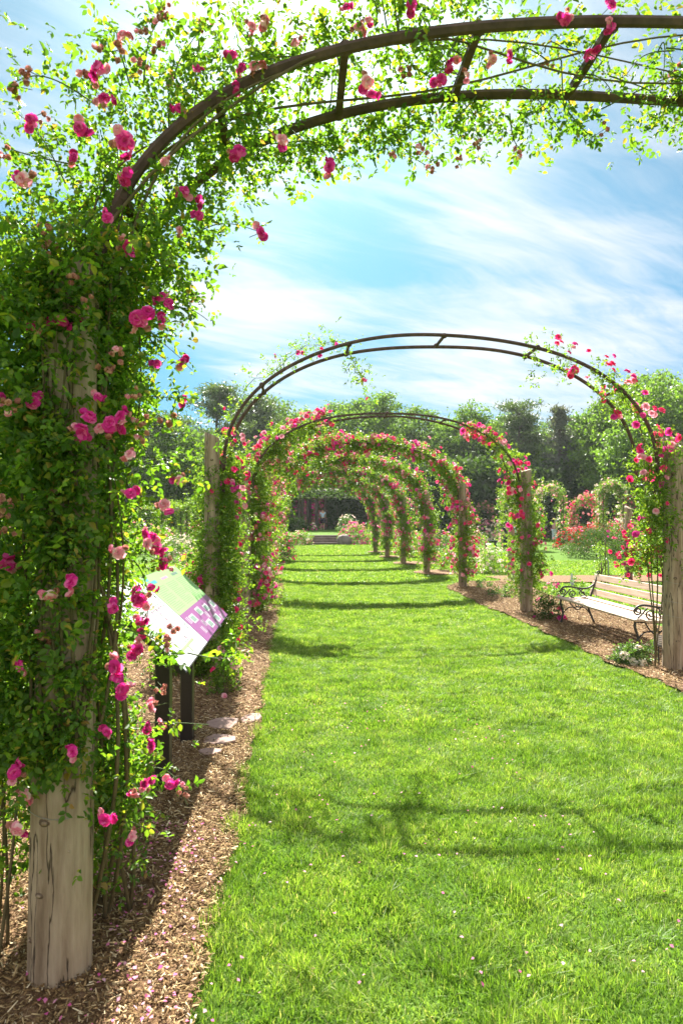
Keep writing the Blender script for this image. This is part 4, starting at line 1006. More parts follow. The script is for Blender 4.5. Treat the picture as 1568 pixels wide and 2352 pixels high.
hoop_spray([(530, 940, 22, 1), (560, 900, 18, 0), (585, 868, 22, 0), (630, 850, 30, 0), (660, 822, 32, 1), (690, 802, 36, 2), (725, 792, 36, 2), (765, 782, 36, 1), (800, 800, 26, 0), (815, 835, 26, 0), (826, 862, 24, 0), (842, 878, 18, 3)],
           'thin leafy rose shoots trailing over the bare left side of the second arch')

# ------------------------------------------------------------------ map board
def map_board():
    root = empty('information_board', (-.77, 4.52, 0), 'slanted garden map board, white, green and purple, on two black legs in the left bed', 'information board')
    O = np.array((-.77, 4.52, 0))
    for y in (4.09, 4.96):
        m = MB(); m.box((-.82, y - .075, -.02), (-.735, y + .02, .97), bev=.006); o = m.build('leg', signleg_mat, root); o.location = -Vector(O)
    # board basis: u along the path, v from the low front edge to the high back edge
    y0, y1 = 3.50, 5.55; lo = np.array((-.56, y0, .838)); hi = np.array((-.985, y0, 1.236))
    v = hi - lo; H = np.linalg.norm(v); v = v / H; u = np.array((0, 1., 0)); n = np.cross(u, v); 
    if n[2] < 0: n = -n
    W = y1 - y0
    def slab(mb, a, b, c, d, z0, z1, mi=0):
        V = [lo + u * W * p + v * H * q + n * z - O for z in (z0, z1) for p, q in ((a, c), (b, c), (b, d), (a, d))]
        mb.add(V, [(0, 1, 2, 3), (7, 6, 5, 4), (0, 4, 5, 1), (1, 5, 6, 2), (2, 6, 7, 3), (3, 7, 4, 0)], mi)
    fb = MB(); slab(fb, -.004, 1.004, -.012, 1.012, -.03, -.002); fb.build('tray', signleg_mat, root)
    fb = MB(); slab(fb, 0, 1, 0, 1, -.001, .003); board = fb.build('panel', sign_white, root)
    g = MB(); slab(g, .40, 1, .41, 1, .0035, .005); gp_ = g.build('green_field', sign_green, board)
    g = MB(); slab(g, .40, 1, 0, .41, .0035, .005); g.build('purple_field', sign_purple, board)
    t = MB(); r2 = random.Random(4)
    # three text columns under headings on the green field
    for c in range(3):
        a = .43 + c * .19
        for ln in range(14):
            q = .80 - ln * .026
            slab(t, a, a + .15 - (.06 if ln % 5 == 4 else r2.uniform(0, .012)), q, q + .007, .0055, .006)
    t.build('text_lines', sign_text, board)
    t = MB()
    for c, mi in ((0, 0), (1, 1), (2, 2)):
        a = .43 + c * .19
        for j in range(7): slab(t, a + j * .016, a + j * .016 + .011, .865, .905, .0055, .0065, mi)
    slab(t, .425, .47, .925, .965, .0055, .0065, 0)
    t.build('headings', [sign_teal, sign_pink, sign_grey], board)
    # photos and captions on the purple field
    for (a, q) in ((.47, .23), (.62, .25), (.60, .05), (.76, .22), (.76, .03), (.90, .2)):
        t = MB(); slab(t, a, a + .075, q, q + .11, .0055, .0065, 0); slab(t, a + .01, a + .065, q + .015, q + .09, .007, .0075, 1)
        t.build('picture', [sign_white, sign_grey], board)
    t = MB()
    for (a, q) in ((.42, .34), (.47, .15), (.55, .20), (.69, .24), (.70, .06), (.85, .24), (.86, .08)):
        for j in range(6): slab(t, a, a + .045, q - j * .016, q - j * .016 + .005, .0055, .006)
    t.build('captions', sign_white, board)
    # map: outline paths, rows of pink beds, green building plan
    t = MB()
    def ln(a, b, c, d, mi): slab(t, a, b, c, d, .0035, .0045, mi)
    for q in (.17, .36, .40, .60, .64, .86): ln(.06, .36, q, q + .005, 2)
    for a in (.06, .115, .21, .25, .36): ln(a, a + .002, .17, .865, 2)
    for i in range(9):
        for j in range(10):
            a = .070 + i * .031; q = .19 + j * .066
            if r2.random() < .84: ln(a, a + .019, q, q + .012, 0 if r2.random() < .75 else 3); ln(a, a + .019, q + .022, q + .032, 0)
    ln(.19, .20, .05, .13, 1); ln(.10, .30, .125, .155, 1); ln(.04, .06, .35, .6, 1)
    for i in range(14):
        a = .36 + .02 * math.sin(i / 13 * 3.14); ln(a, a + .004, .2 + i * .047, .225 + i * .047, 2)
    for i in range(4): ln(.33 + .015 * i, .34 + .015 * i, .05, .09 + .01 * (i % 2), 3)
    for i in range(10): ln(.012, .035, .12 + .05 * i, .13 + .05 * i, 3)
    for i in range(6): ln(.02 + .012 * i, .028 + .012 * i, .93, .955, 3)
    t.build('map_drawing', [sign_pink, sign_green, sign_ink, sign_line], board)
map_board()

# ------------------------------------------------------------------ benches
def make_bench(label):
    L = 2.5
    root = empty('park_bench', (0, 0, 0), label, 'bench', 'timber and iron benches beside the arches')
    # local: front is -y, x along the bench
    sy = (-.27, -.135, 0.0, .135)
    for j, y in enumerate(sy):
        m = MB(); z = .40 - .012 * math.sin(j / 3 * 3.14) * 1.5; m.box((-L / 2, y - .06, z), (L / 2, y + .06, z + .028), bev=.006); m.build('seat_slat', woodpale_mat, root)
    for j, z in enumerate((.50, .615, .725)):
        m = MB(); y = .22 + (z - .45) * .28; m.box((-L / 2, y - .013, z - .045), (L / 2, y + .013, z + .045), bev=.005, rot=Matrix.Rotation(-.27, 3, 'X')); m.build('back_slat', woodpale_mat, root)
    def spiral(cx, cz, r0, turns, a0, sgn=1, n=26):
        return [(0, cx + r0 * (1 - .78 * t) * math.cos(a0 + sgn * turns * 6.283 * t), cz + r0 * (1 - .78 * t) * math.sin(a0 + sgn * turns * 6.283 * t)) for t in np.linspace(0, 1, n)]
    for sx in (-L / 2 + .10, L / 2 - .10):
        X = lambda P: [(sx, p[1], p[2]) for p in P]
        def curve(keys, n=20):
            k = np.array(keys, float); t = np.linspace(0, 1, len(k)); q = np.linspace(0, 1, n)
            # smooth by Catmull-like interpolation
            from_ = [np.interp(q, t, k[:, i]) for i in range(2)]
            o = np.stack([np.zeros(n), from_[0], from_[1]], 1)
            for _ in range(3): o[1:-1] = (o[:-2] + 2 * o[1:-1] + o[2:]) / 4
            return X(o)
        m = MB()
        m.tube(curve([(-.30, .0), (-.27, .06), (-.24, .2), (-.29, .33), (-.27, .40)]), .016, 8)
        m.ell((sx, -.31, .012), (.025, .04, .014))
        m.build('front_leg', iron_mat, root, smooth=True)
        m = MB()
        m.tube(curve([(.26, .0), (.21, .10), (.15, .25), (.17, .40)]), .016, 8); m.ell((sx, .27, .012), (.025, .04, .014))
        m.build('rear_leg', iron_mat, root, smooth=True)
        m = MB()
        m.tube(curve([(-.29, .388), (-.1, .375), (.1, .375), (.2, .395)]), .013, 8)
        m.tube(curve([(.17, .39), (.22, .52), (.27, .66), (.315, .79)]), [.014] * 20, 8)
        m.tube(X(spiral(.305, .80, .022, .8, -.4)), .010, 6)
        m.build('end_frame', iron_mat, root, smooth=True)
        m = MB()
        m.tube(curve([(.245, .62), (.16, .555), (.02, .55), (-.16, .59), (-.25, .575), (-.29, .52)]), .014, 8)
        m.tube(X(spiral(-.245, .515, .05, 1.3, 2.9)), .010, 7)
        m.tube(X(spiral(-.09, .475, .062, 1.4, -1.2, -1)), .010, 7)
        m.tube(X(spiral(.06, .480, .055, 1.3, 1.5, 1)), .009, 7)
        m.tube(curve([(-.27, .41), (-.2, .47), (-.13, .55)]), .010, 7)
        m.tube(curve([(.0, .55), (.08, .47), (.16, .41)]), .010, 7)
        m.build('armrest', iron_mat, root, smooth=True)
        m = MB()
        m.tube(curve([(-.26, .16), (-.17, .27), (-.03, .27), (.1, .27), (.18, .16)]), .009, 7)
        m.tube(curve([(-.16, .38), (-.10, .28), (-.02, .22), (.06, .28), (.12, .38)]), .009, 7)
        m.tube(X(spiral(-.02, .30, .035, 1.0, 1.57)), .008, 6)
        m.build('brace', iron_mat, root, smooth=True)
    return root
bench = make_bench('pale slatted wooden bench with black iron scroll ends on the right')
bench.location = (4.30, 9.06, 0); bench.rotation_euler = (0, 0, R(-90))
def copy_tree(o, parent=None):
    c = o.copy(); COL.objects.link(c); c.parent = parent
    for ch in list(o.children): copy_tree(ch, c)
    return c
b2 = copy_tree(bench); b2['label'] = 'bench on the left mostly hidden behind the map board and the second post'
b2.location = (-1.12, 8.6, 0); b2.rotation_euler = (0, 0, R(90))

# plant label by the right post
def plant_label():
    g = gp(1513, 1540); root = empty('plant_label', g, 'small dark plant label with white lines on a thin stake beside the right post', 'plant label')
    m = MB(); m.tube([(0, 0, -.03), (0, .01, .30)], .006, 6); m.build('stake', iron_mat, root)
    rot = Matrix.Rotation(R(-8), 3, 'Z') @ Matrix.Rotation(R(14), 3, 'Y') @ Matrix.Rotation(R(-30), 3, 'X')
    m = MB(); c = (0, .0, .315); m.box((-.056, -.004, .25), (.056, .004, .385), rot=rot, c=c, bev=.0015); pl = m.build('plate', tag_mat, root)
    m = MB()
    for j in range(5): m.box((-.042, -.0065, .270 + j * .022), (.042 - .014 * (j % 2), -.0048, .280 + j * .022), rot=rot, c=c)
    m.build('lettering', sign_white, pl)
plant_label()

# flagstones
for j, (px, py, w, d, rz, lab) in enumerate(((512, 1675, .21, .26, .2, 'pinkish flagstone furthest from the camera in the mulch, partly sunk'), (503, 1714, .20, .20, .05, 'square pinkish flagstone in the middle of the three in the mulch'),
                                   (483, 1742, .13, .11, .02, 'smallest pale flagstone nearest the camera in the mulch'), (578, 1663, .15, .22, -.3, 'pale flagstone touching the edge of the grass path'))):
    g = gnd(px, py); m = MB(); pts = [(math.cos(a) * w / 2 * r_ * (1.2 if abs(math.cos(a)) > .5 else 1.05), math.sin(a) * d / 2 * r_ * 1.15) for a, r_ in zip(np.arange(.4, 6.5, .785), rng.uniform(.85, 1.12, 8))]
    V = [(x_, y_, 0) for x_, y_ in pts] + [(x_ * .985, y_ * .985, .046) for x_, y_ in pts] + [(x_ * .94, y_ * .94, .052 + random.uniform(-.002, .002)) for x_, y_ in pts]
    F = [tuple(range(16, 24))] + [(i, (i + 1) % 8, 8 + (i + 1) % 8, 8 + i) for i in range(8)] + [(8 + i, 8 + (i + 1) % 8, 16 + (i + 1) % 8, 16 + i) for i in range(8)]
    m.add(V, F); o = m.build('flagstone', stone_mat, None, loc=(g.x, g.y, 0), rot=(R(1.5), R(-1), rz)); tag(o, lab, 'flagstone', 'flagstones in the left bed')

# stakes on the lawn behind the bench
for (px, py, top, r_, lab, hook) in ((1381, 1342, 1292, .011, 'short wooden stake left of the three stakes behind the bench', 0), (1390, 1342, 1232, .008, 'thin dark stake between the wooden stake and the hooked pipe', 0), (1397, 1346, 1282, .014, 'grey pipe with a bent top on the lawn behind the bench', 1)):
    g = gnd(px, py); h = (py - top) * g.y / 1568; m = MB()
    p = [(0, 0, -.02), (0, 0, h * .8), (0, 0, h)] if not hook else [(0, 0, -.02), (0, 0, h * .8), (-.01, 0, h * .93), (-.06, 0, h)]
    m.tube(p, r_ * 1.3, 8); o = m.build('garden_stake', wire_mat if hook else cane_mat, None, True, loc=(g.x, g.y, 0)); tag(o, lab, 'stake', 'stakes behind the bench')
g = gp(1390, 1322)
bush('rose_bush', (g[0], g[1] + .3, 0), .6, 1.15, 700, .05, leaf_mid, 'young bush with light leaves between the stakes and the large green bush', 'rose bush', group='rose bushes in the beds')
g = gnd(1313, 1346); m = MB(); m.add([(-.05, 0, 0), (.06, 0, 0), (.02, 0, .30), (-.02, 0, .30), (-.05, .012, 0), (.06, .012, 0), (.02, .012, .30), (-.02, .012, .30)], [(0, 1, 2, 3), (7, 6, 5, 4), (0, 4, 5, 1), (1, 5, 6, 2), (2, 6, 7, 3), (3, 7, 4, 0)])
tag(m.build('marker_stake', sign_white, None, loc=(g.x, g.y, 0)), 'small white tapered marker in the grass beyond the bench', 'marker')
# lost twigs on the mulch
for (px, py, qx, qy, lab) in ((610, 1368, 648, 1350, 'crooked grey stick lying in the left bed by the fourth arch'), (420, 2090, 500, 2062, 'thin dry twig on the mulch beside the foreground post'), (400, 2330, 470, 2180, 'pale straight stick on the mulch near the bottom edge')):
    a = gnd(px, py); b2_ = gnd(qx, qy); c = (a + b2_) / 2; m = MB()
    m.tube([a + Vector((0, 0, .03)) - c, Vector((.015, .01, .045)), b2_ + Vector((0, 0, .035)) - c], [.006, .005, .003], 6); tag(m.build('stick', chip_mat, None, True, loc=c), lab, 'stick')

# ------------------------------------------------------------------ steps, boulder, pavilion
SX = 1.62
root = empty('stone_steps', (SX, 44.2, 0), 'four dark stone steps at the end of the grass path', 'steps')
for j in range(4):
    m = MB(); m.box((-1.05, j * .36, 0 if j == 0 else j * .15 - .15 + .002), (1.05, 1.7, j * .15 + .125)); m.box((-1.08, j * .36 - .04, j * .15 + .127), (1.08, j * .36 + .38 if j < 3 else 1.7, j * .15 + .15), bev=.01); m.build('step', step_mat, root)
def boulder(loc, s, label, seed):
    n, mm = 20, 12; V = []
    for i in range(mm + 1):
        t = math.pi * i / mm
        for k in range(n):
            a = 6.283 * k / n; d = np.array((math.sin(t) * math.cos(a), math.sin(t) * math.sin(a), math.cos(t)))
            q = 1 + .45 * (float(fbm(d[0] * 1.5 + seed + 9, d[1] * 1.5 + d[2] + 9, seed, 3)) - .5)
            V.append(d * q * np.array(s))
    F = [(i * n + k, (i + 1) * n + k, (i + 1) * n + (k + 1) % n, i * n + (k + 1) % n) for i in range(mm) for k in range(n)]
    m = MB(); m.add(V, F); tag(m.build('boulder', rock_mat, None, True, loc=loc), label, 'boulder')
boulder((3.05, 44.4, .18), (.48, .5, .48), 'rounded grey boulder right of the stone steps', 3)

def pavilion():
    Y = 55
    root = empty('pavilion', (2.2, Y + 2, .85), 'dark rustic log pavilion overgrown with vines at the end of the path', 'pavilion')
    O = np.array((2.2, Y + 2, .85))
    def wp(px, Yv=Y): return at(px, 1190, Yv).x
    xs = [(686, .13), (694, .13), (706, .10), (727, .14), (746, .11), (838, .14), (600, .14), (640, .12), (900, .14)]
    for px, r_ in xs:
        m = MB(); x_ = wp(px); m.tube([(x_ - O[0], -2, -.02), (x_ - O[0] + .02, -2, 2.9)], [r_ * 1.05, r_ * .92], 10); m.build('post', bark_mat, root, True)
    for px, r_ in ((670, .13), (712, .12), (760, .13), (860, .14), (930, .14)):
        m = MB(); x_ = wp(px, Y + 4.5); m.tube([(x_ - O[0], 2.5, -.02), (x_ - O[0], 2.5, 2.9)], [r_, r_ * .9], 10); m.build('post', bark_mat, root, True)
    for yy in (-2, 2.5):
        m = MB(); m.tube([(wp(590) - O[0], yy, 2.82), (wp(920) - O[0], yy, 2.82)], .12, 10); m.build('beam', bark_mat, root, True)
    for j in range(9):
        m = MB(); x_ = wp(600 + j * 38) - O[0]; m.tube([(x_, -2.6, 2.98), (x_, 3.1, 2.98)], .07, 8); m.build('rafter', bark_mat, root, True)
    m = MB(); x0, x1 = wp(588) - O[0], wp(925) - O[0]
    m.add([(x0, -3, 3.06), (x1, -3, 3.06), (x1, 3.5, 3.06), (x0, 3.5, 3.06), (x0 + 3, .2, 4.5), (x1 - 3, .2, 4.5)], [(0, 1, 5, 4), (1, 2, 5), (2, 3, 4, 5), (3, 0, 4), (3, 2, 1, 0)]); m.build('roof', bark_mat, root)
    m = MB(); m.box((wp(750) - O[0], -2.0, -.02), (wp(792) - O[0], -1.6, 2.8)); 
    # lattice panel that carries the vine
    m = MB()
    for j in range(8): m.box((wp(752 + j * 5.5) - O[0] - .02, -1.92, 0), (wp(752 + j * 5.5) - O[0] + .02, -1.88, 2.8))
    m.build('lattice', bark_mat, root)
    v = empty('wall_vine', (wp(772), Y - .1, .85), 'dense dark green vine filling the pavilion front right of the person', 'vine')
    n = 4200; hw = (wp(793) - wp(750)) / 2
    C = np.stack([rng.uniform(-hw, hw, n), rng.normal(size=n) * .16, rng.uniform(0, 3.1, n)], 1); link('foliage', foliage_mesh('foliage', C, .14, leaf_dark), v)
    m = MB(); m.tube([(0, 0, 0), (.1, 0, 1.4), (-.1, 0, 2.8)], .05, 6); m.build('stem', cane_mat, v)
    v = empty('wall_vine', (wp(870), Y - .1, .85), 'dark green vine on the right end of the pavilion', 'vine')
    n = 3600; hw = (wp(915) - wp(822)) / 2
    C = np.stack([rng.uniform(-hw, hw, n), rng.normal(size=n) * .2, rng.uniform(0, 3.4, n)], 1); link('foliage', foliage_mesh('foliage', C, .15, leaf_dark), v)
    m = MB(); m.tube([(0, 0, 0), (.1, 0, 1.4), (-.1, 0, 2.8)], .05, 6); m.build('stem', cane_mat, v)
    v = empty('wall_vine', (wp(640), Y - .1, .85), 'dark vine hanging on the left posts of the pavilion', 'vine')
    n = 1900
    C = np.stack([rng.uniform(-2.4, .7, n), rng.normal(size=n) * .25, rng.choice([0, 1], n, p=[.55, .45]) * 2.4 + rng.uniform(0, .95, n)], 1); link('foliage', foliage_mesh('foliage', C, .15, leaf_dark), v)
    m = MB(); m.tube([(-.4, 0, 0), (-.1, 0, 1.4), (-.3, 0, 2.8)], .05, 6); m.build('stem', cane_mat, v)
    v = empty('roof_vine', (2.2, Y + 1, 3.9), 'green vine spread over the pavilion roof', 'vine')
    n = 6000; xx = rng.uniform(wp(580) - 2.2, wp(935) - 2.2, n); yy = rng.uniform(-3.6, 1, n)
    C = np.stack([xx, yy, np.clip((yy + 3.6) * .42, 0, 1.5) - .75 + rng.uniform(0, .35, n)], 1); link('foliage', foliage_mesh('foliage', C, .16, leaf_dark), v)
    m = MB(); m.tube([(wp(600) - 2.2, -3.2, -.6), (0, -3.1, -.55), (wp(900) - 2.2, -3.2, -.6)], .04, 6); m.build('stem', cane_mat, v)
pavilion()
bush('rose_bush', (at(712, 1216, 66).x, 66, .85), 5.0, 2.9, 6000, .14, leaf_mid, 'bright rose bush seen through the pavilion behind its middle post', 'rose bush', [petal_mag, petal_pale, petal_salmon], 3.0, 420, group='rose bushes in the beds')
bush('flower_pot_plant', (at(716, 1216, 52.5).x, 52.5, .84), .8, .62, 500, .10, leaf_mid, 'low plant with pink and white flowers at the foot of the pavilion middle post', 'plant', [petal_mag, petal_mag, petal_white], 2.6, 12)
bush('shrub', (at(680, 1216, 52).x, 51.5, .80), 1.8, 1.1, 2200, .11, leaf_dark, 'dark shrub left of the steps in front of the pavilion', 'shrub', group='low shrubs')
bush('shrub', (at(796, 1216, 50).x, 49.5, .74), 1.5, 1.3, 2000, .10, leaf_bush, 'pale flowered shrub between the boulder and the pavilion', 'shrub', [petal_white], 2.0, 24, group='low shrubs')

# ------------------------------------------------------------------ people and dog
def skin_fig(name, pts, edges, radii, mat, parent, root_i=0):
    me = bpy.data.meshes.new(name); me.from_pydata(pts, edges, []); me.materials.append(mat)
    o = link(name, me, parent)
    md = o.modifiers.new('skin', 'SKIN'); 
    for i, r_ in enumerate(radii):
        sv = me.skin_vertices[0].data[i] if me.skin_vertices else None
        if sv: sv.radius = (r_, r_); sv.use_root = (i == root_i)
    md.use_smooth_shade = True
    sb = o.modifiers.new('sub', 'SUBSURF'); sb.levels = 1; sb.render_levels = 1
    return o
def person(loc, rz, label, top, bottom, bend=0.0, hat=False, s=1.0, hairm=hair_mat, longhair=False, legs_skin=True):
    root = empty('person', loc, label, 'person', rz=rz); root.scale = (s, s, s)
    # faces -y. bend = forward lean of the trunk in radians
    hip = Vector((0, 0, .90))
    def B(x_, up, fw=0): return hip + Vector((x_, -math.sin(bend) * up - math.cos(bend) * fw, math.cos(bend) * up - math.sin(bend) * fw))
    P = [hip, B(0, .22), B(0, .46), B(0, .57), B(0, .68, .02), B(0, .80, .03)]
    rad = [.115, .10, .115, .05, .078, .06]
    E = [(0, 1), (1, 2), (2, 3), (3, 4), (4, 5)]
    def add(p, r_, frm): P.append(Vector(p)); rad.append(r_); E.append((frm, len(P) - 1)); return len(P) - 1
    for sx in (-1, 1):
        a = add(B(sx * .17, .47), .05, 2); e = add(B(sx * .21, .24, .04), .038, a) if bend < .3 else add(B(sx * .2, .30, .25), .038, a)
        w = add(B(sx * .20, .04, .12), .026, e) if bend < .3 else add(B(sx * .16, .28, .48), .026, e); add(P[w] + Vector((0, -.03, -.08)), .03, w)
        k = add((sx * .09, .0, .86), .085, 0); kn = add((sx * .10, -.02, .48), .055, k); an = add((sx * .10, .03, .09), .036, kn); add((sx * .10, -.10, .035), .035, an)
    skin_fig('body', P, E, rad, skin_mat, root)
    skin_fig('top', [B(0, .02), B(0, .22), B(0, .47), B(-.17, .48), B(.17, .48), B(-.20, .33, .02), B(.20, .33, .02)], [(0, 1), (1, 2), (2, 3), (2, 4), (3, 5), (4, 6)], [.135, .125, .13, .07, .07, .055, .055], top, root)
    zl = .50 if legs_skin else .10
    skin_fig('shorts' if legs_skin else 'trousers', [Vector((0, 0, .95)), Vector((-.09, 0, .86)), Vector((.09, 0, .86)), Vector((-.10, -.01, zl)), Vector((.10, -.01, zl))], [(0, 1), (0, 2), (1, 3), (2, 4)], [.13, .105, .105, .075, .075], bottom, root)
    hd = B(0, .75, .01); m = MB(); m.ell(hd + Vector((0, .025, .025)), (.088, .10, .105)); 
    if longhair: m.ell(hd + Vector((0, .07, -.10)), (.07, .05, .14))
    m.build('hair', hairm, root, True)
    m = MB()
    for sx in (-1, 1): m.ell(hd + Vector((sx * .032, -.088, .01)), (.012, .008, .008), 8, 6)
    m.build('eyes', hair_mat, root, True)
    m = MB(); m.ell(hd + Vector((0, -.10, -.015)), (.013, .018, .022), 8, 6); m.build('nose', skin_mat, root, True)
    if hat:
        m = MB(); m.ell(hd + Vector((0, .01, .07)), (.10, .11, .085)); m.ell(hd + Vector((0, .01, .055)), (.21, .21, .014), 20, 6); m.build('sun_hat', straw_mat, root, True)
    return root
x_ = at(741, 1216, 53.6).x
person((x_, 53.6, .83), R(180), 'person in a pale blue top and dark shorts standing in the pavilion', cloth_blue, cloth_dark)
g = gnd(1272, 1244)
person((g.x, g.y, 0), R(120), 'woman in a straw sun hat and pink top beside the scarlet roses', cloth_pink, cloth_white, hat=True, s=.98, legs_skin=False, longhair=True)
g = gnd(1190, 1262)
person((g.x, g.y, 0), R(-75), 'person in a pale blue shirt bending forward behind the third arch post', cloth_white, cloth_dark, bend=1.0, s=1.02, legs_skin=False)
g = gnd(1161, 1264)
person((g.x, g.y, 0), R(20), 'person in dark clothes half hidden behind the bare post', cloth_dark, cloth_dark, s=.86, legs_skin=False)
def dog():
    g = gnd(1126, 1262); root = empty('dog', (g.x, g.y, 0), 'black dog standing on the grass left of the bare post', 'dog', rz=R(8)); 
    P = [Vector(p) for p in [(0, 0, .42), (-.16, 0, .43), (-.30, 0, .42), (-.40, 0, .50), (-.50, 0, .54), (-.60, 0, .50), (.20, 0, .43), (.30, 0, .42), (.42, 0, .47), (.52, 0, .56)]]
    rad = [.10, .12, .12, .07, .07, .035, .09, .085, .02, .012]; E = [(0, 1), (1, 2), (2, 3), (3, 4), (4, 5), (0, 6), (6, 7), (7, 8), (8, 9)]
    for sx in (-1, 1):
        n0 = len(P); P += [Vector(p) for p in [(-.28, sx * .08, .30), (-.27, sx * .08, .16), (-.28, sx * .08, .02)]]; rad += [.045, .028, .026]; E += [(2, n0), (n0, n0 + 1), (n0 + 1, n0 + 2)]
        n0 = len(P); P += [Vector(p) for p in [(.24, sx * .08, .28), (.33, sx * .08, .16), (.29, sx * .08, .02)]]; rad += [.05, .026, .026]; E += [(7, n0), (n0, n0 + 1), (n0 + 1, n0 + 2)]
    skin_fig('body', P, E, rad, cloth_dark, root)
    m = MB()
    for sx in (-1, 1): m.ell((-.47, sx * .06, .57), (.03, .014, .05), 8, 6)
    m.build('ears', cloth_dark, root, True)
dog()

# ------------------------------------------------------------------ trees
def crown_pts(kind, h, r, seed):
    """returns leaf centres, branch polylines (local)"""
    rg = np.random.default_rng(seed); C = []; br = []
    if kind in ('broad', 'bright'):
        base = h * (rg.uniform(.10, .18) if kind == 'broad' else .38); nl = int(9 + r * 1.6)
        for j in range(nl):
            t = (j + rg.uniform(.1, .9)) / nl; prof = math.sin(min(1, t * .80 + .20) * math.pi * .97) ** .6
            a = j * 2.4 + rg.normal() * .4; q = r * prof * rg.uniform(.35, .78) * (1 if j < nl - 1 else .1)
            lr = r * rg.uniform(.26, .46) * (1.1 - .35 * t); lc = np.array((q * math.cos(a), q * math.sin(a), base + (h - base - lr * .8) * t + lr * .1))
            br.append(((0, 0, max(base * .7, lc[2] * .55 - .3)), lc * (.5, .5, .85), lc))
            for i in range(int(15 * (lr / 1.5) ** 2) + 7):
                d = rg.normal(size=3); d /= np.linalg.norm(d); c = lc + d * lr * rg.uniform(.6, 1.08) * np.array((1.1, 1.1, .85)); cr = rg.uniform(.28, .62)
                n = int(58 * (cr / .5) ** 1.4); p = rg.normal(size=(n, 3)) * cr * .62 * np.array((1.25, 1.25, .7)); C.append(c + p)
    elif kind == 'pine':
        for j in range(46):
            t = rg.uniform(.12, 1) ; zz = h * t; a = rg.uniform(0, 6.283); q = r * (1.12 - t) ** .6 * rg.uniform(.5, 1.1)
            e = np.array((q * math.cos(a), q * math.sin(a), zz + q * .28)); br.append(((0, 0, zz * .96), e * (.5, .5, .98), e))
            for u in (.45, .65, .85, 1.0, 1.08):
                c = np.array((e[0] * u, e[1] * u, zz + (e[2] - zz) * u)); n = 60; p = rg.normal(size=(n, 3)) * np.array((.5, .5, .2)) * (.7 + .3 * r / 3); C.append(c + p)
    else:  # spruce
        for j in range(72):
            t = rg.uniform(.28, 1); zz = h * t; a = rg.uniform(0, 6.283); q = r * (1.05 - t) ** .85 * rg.uniform(.75, 1.1) + .1
            e = np.array((q * math.cos(a), q * math.sin(a), zz - q * .12)); br.append(((0, 0, zz), e * (.5, .5, 1), e))
            for u in (.4, .7, 1.0):
                n = 26; C.append(np.array((e[0] * u, e[1] * u, zz + (e[2] - zz) * u)) + rg.normal(size=(n, 3)) * np.array((.24, .24, .12)))
    return np.concatenate(C), br
def tree(px, top, Y, r, kind, mat, label, ls=.24, cat='tree'):
    r *= 1.38
    p = at(px, 1195, Y); h = EYE + (1195 - top) * Y / 1568
    root = empty('pine_tree' if kind == 'pine' else 'spruce_tree' if kind == 'spruce' else 'leafy_tree', (p.x, Y, 0), label, cat, 'trees beyond the rose garden', 0)
    C, br = crown_pts(kind, h, r, int(px + top))
    n = len(C)
    if kind in ('broad', 'bright'):
        D = unit(rng.normal(size=(n, 3)) + np.array((0, 0, -.3))); Nn = unit(rng.normal(size=(n, 3)) * .8 + np.array((0, 0, .8))); L = ls * rng.uniform(.6, 1.4, n); V, F = leaves4(C, D, Nn, L, L * .75)
    else:
        D = unit(rng.normal(size=(n, 3)) + np.array((0, 0, .25))); Nn = rdir(n); L = ls * 1.5 * rng.uniform(.6, 1.4, n); V, F = leaves4(C, D, Nn, L, L * .28)
    link('crown', mesh_np('crown', V, F, mat), root)
    m = MB(); tr = h * .016 + .06
    m.tube([(0, 0, -.1), (.05, 0, h * .25), (-.05, .05, h * .55), (0, 0, h * .9)], [tr * 1.3, tr, tr * .7, tr * .2], 9)
    for a, b, c in br: m.tube([a, b, c], [tr * .32, tr * .2, tr * .06], 5, cap=False)
    m.build('trunk', bark_mat, root, True)
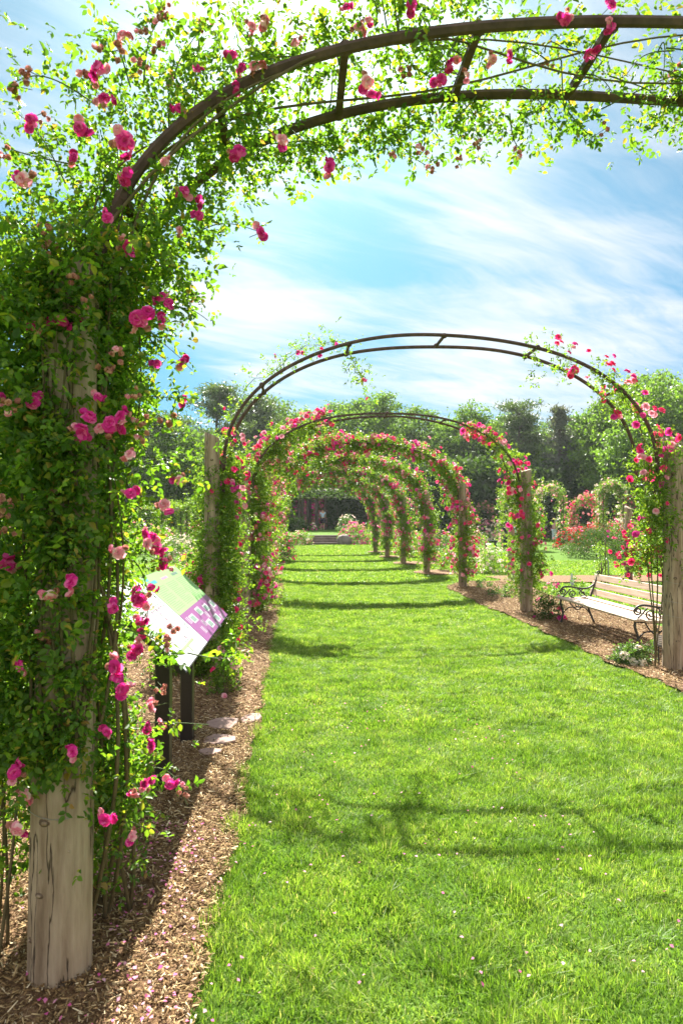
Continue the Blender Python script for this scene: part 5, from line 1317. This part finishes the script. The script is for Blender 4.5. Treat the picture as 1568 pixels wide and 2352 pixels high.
T = [(-60, 905, 62, 4.5, 'broad', leaf_tree, 'tree at the far left edge seen through the foreground rose'),
     (60, 930, 60, 4.2, 'broad', leaf_tree, 'dark tree behind the foreground post, second from the left edge'),
     (180, 925, 62, 4.2, 'broad', leaf_tree, 'dark tree directly behind the foreground rose column'),
     (285, 955, 58, 3.6, 'pine', leaf_pine, 'pine just left of the foreground rose shoots'),
     (370, 965, 55, 3.6, 'pine', leaf_pine, 'bushy dark pine left of the second arch post'),
     (430, 985, 52, 3.0, 'broad', leaf_tree, 'low dark tree left of the second arch post, in front of the pines'),
     (497, 902, 62, 3.4, 'pine', leaf_pine, 'tall open pine whose branches stand out against the sky above the second arch post'),
     (575, 925, 66, 3.4, 'pine', leaf_pine, 'pine right behind the left leg of the second arch'),
     (640, 915, 70, 3.6, 'broad', leaf_tree, 'rounded tree behind the left shoulder of the third arch'),
     (700, 935, 74, 3.2, 'broad', leaf_tree, 'tree lower than its neighbours, left of the broadest tree'),
     (775, 920, 72, 3.4, 'broad', leaf_tree, 'tree touching the broadest tree on its left'),
     (862, 898, 70, 5.0, 'broad', leaf_tree, 'broadest rounded tree behind the middle of the third arch'),
     (962, 928, 72, 3.6, 'broad', leaf_tree, 'tree sloping down right of the broadest tree'),
     (1030, 985, 78, 3.2, 'broad', leaf_tree, 'low distant tree in the dip right of the middle'),
     (1085, 922, 66, 3.6, 'broad', leaf_tree, 'tree just right of the dip in the tree line'),
     (1150, 948, 68, 3.0, 'broad', leaf_tree, 'narrow tree between the dip and the spruce'),
     (1192, 932, 64, 3.0, 'pine', leaf_pine, 'dark narrow conifer left of the spruce'),
     (1235, 985, 66, 3.0, 'broad', leaf_tree, 'low tree immediately left of the grey spruce'),
     (1286, 930, 58, 2.1, 'spruce', leaf_spruce, 'grey green spruce with a bare lower trunk'),
     (1338, 940, 60, 3.8, 'broad', leaf_tree2, 'green tree right of the spruce'),
     (1392, 905, 58, 3.4, 'broad', leaf_tree, 'tall tree under the right end of the second arch'),
     (1485, 845, 60, 6.2, 'broad', leaf_tree, 'tallest tree, behind the right shoulder of the second arch'),
     (1450, 912, 54, 4.4, 'bright', leaf_tree2, 'bright yellow green tree in front of the tallest tree'),
     (1565, 870, 54, 4.6, 'bright', leaf_tree2, 'bright green tree at the right edge of the picture'),
     (1650, 850, 60, 5.0, 'broad', leaf_tree, 'tree just outside the right edge, its crown reaching in')]
for a in T: tree(*a)
for px, top, Y, r in ((110, 960, 84, 5), (330, 990, 88, 5), (470, 985, 84, 5), (600, 950, 86, 5), (735, 950, 86, 5), (910, 950, 88, 5), (1005, 975, 92, 5), (1120, 965, 86, 5), (1240, 975, 84, 5), (1330, 960, 82, 5), (1420, 940, 80, 5), (1540, 920, 78, 5)):
    tree(px, top, Y, r, 'broad', leaf_tree, 'one of the trees further back that close the gaps in the tree line')
# dark undergrowth and second rank of the wood behind the trees
n = 60000
a = rng.uniform(-.62, .80, n); Y = rng.uniform(64, 84, n); x = a * Y * .93
top = 6.5 + 4.0 * fbm(x * .12 + 60, Y * .12, 77, 3)
z = rng.uniform(0, 1, n) ** .8 * top
C = np.stack([x, Y, z], 1); xr_ = rng.uniform(9, 34, 3200); C2 = np.stack([xr_, rng.uniform(55, 61, 3200), rng.uniform(0, 1, 3200) ** .8 * (4.6 + 3.0 * fbm(xr_ * .25 + 9, xr_ * 0, 5, 3))], 1)
C = np.concatenate([np.repeat(C[:10000], 12, 0) + rng.normal(size=(120000, 3)) * .6, np.repeat(C2, 14, 0) + rng.normal(size=(44800, 3)) * .45]); C[:, 2] = np.abs(C[:, 2])
tag(link('woodland_undergrowth', foliage_mesh('woodland_undergrowth', C, .45, leaf_dark)), 'dark woodland undergrowth below the trees behind the rose garden', 'undergrowth', kind='stuff')

# thin summer haze
def haze():
    m = bpy.data.materials.new('haze_mat'); m.use_nodes = True; nt = m.node_tree; nt.nodes.clear()
    o = nt.nodes.new('ShaderNodeOutputMaterial'); v = nt.nodes.new('ShaderNodeVolumePrincipled')
    v.inputs['Color'].default_value = (.90, .95, 1.0, 1); v.inputs['Density'].default_value = HAZE; v.inputs['Anisotropy'].default_value = .35
    nt.links.new(v.outputs[0], o.inputs['Volume'])
    b = MB(); b.box((-152, -42, -1.2), (152, 202, 26)); ob = b.build('haze', m); tag(ob, 'thin bright haze over the garden', 'haze', kind='stuff')
HAZE = 0.00024
haze()
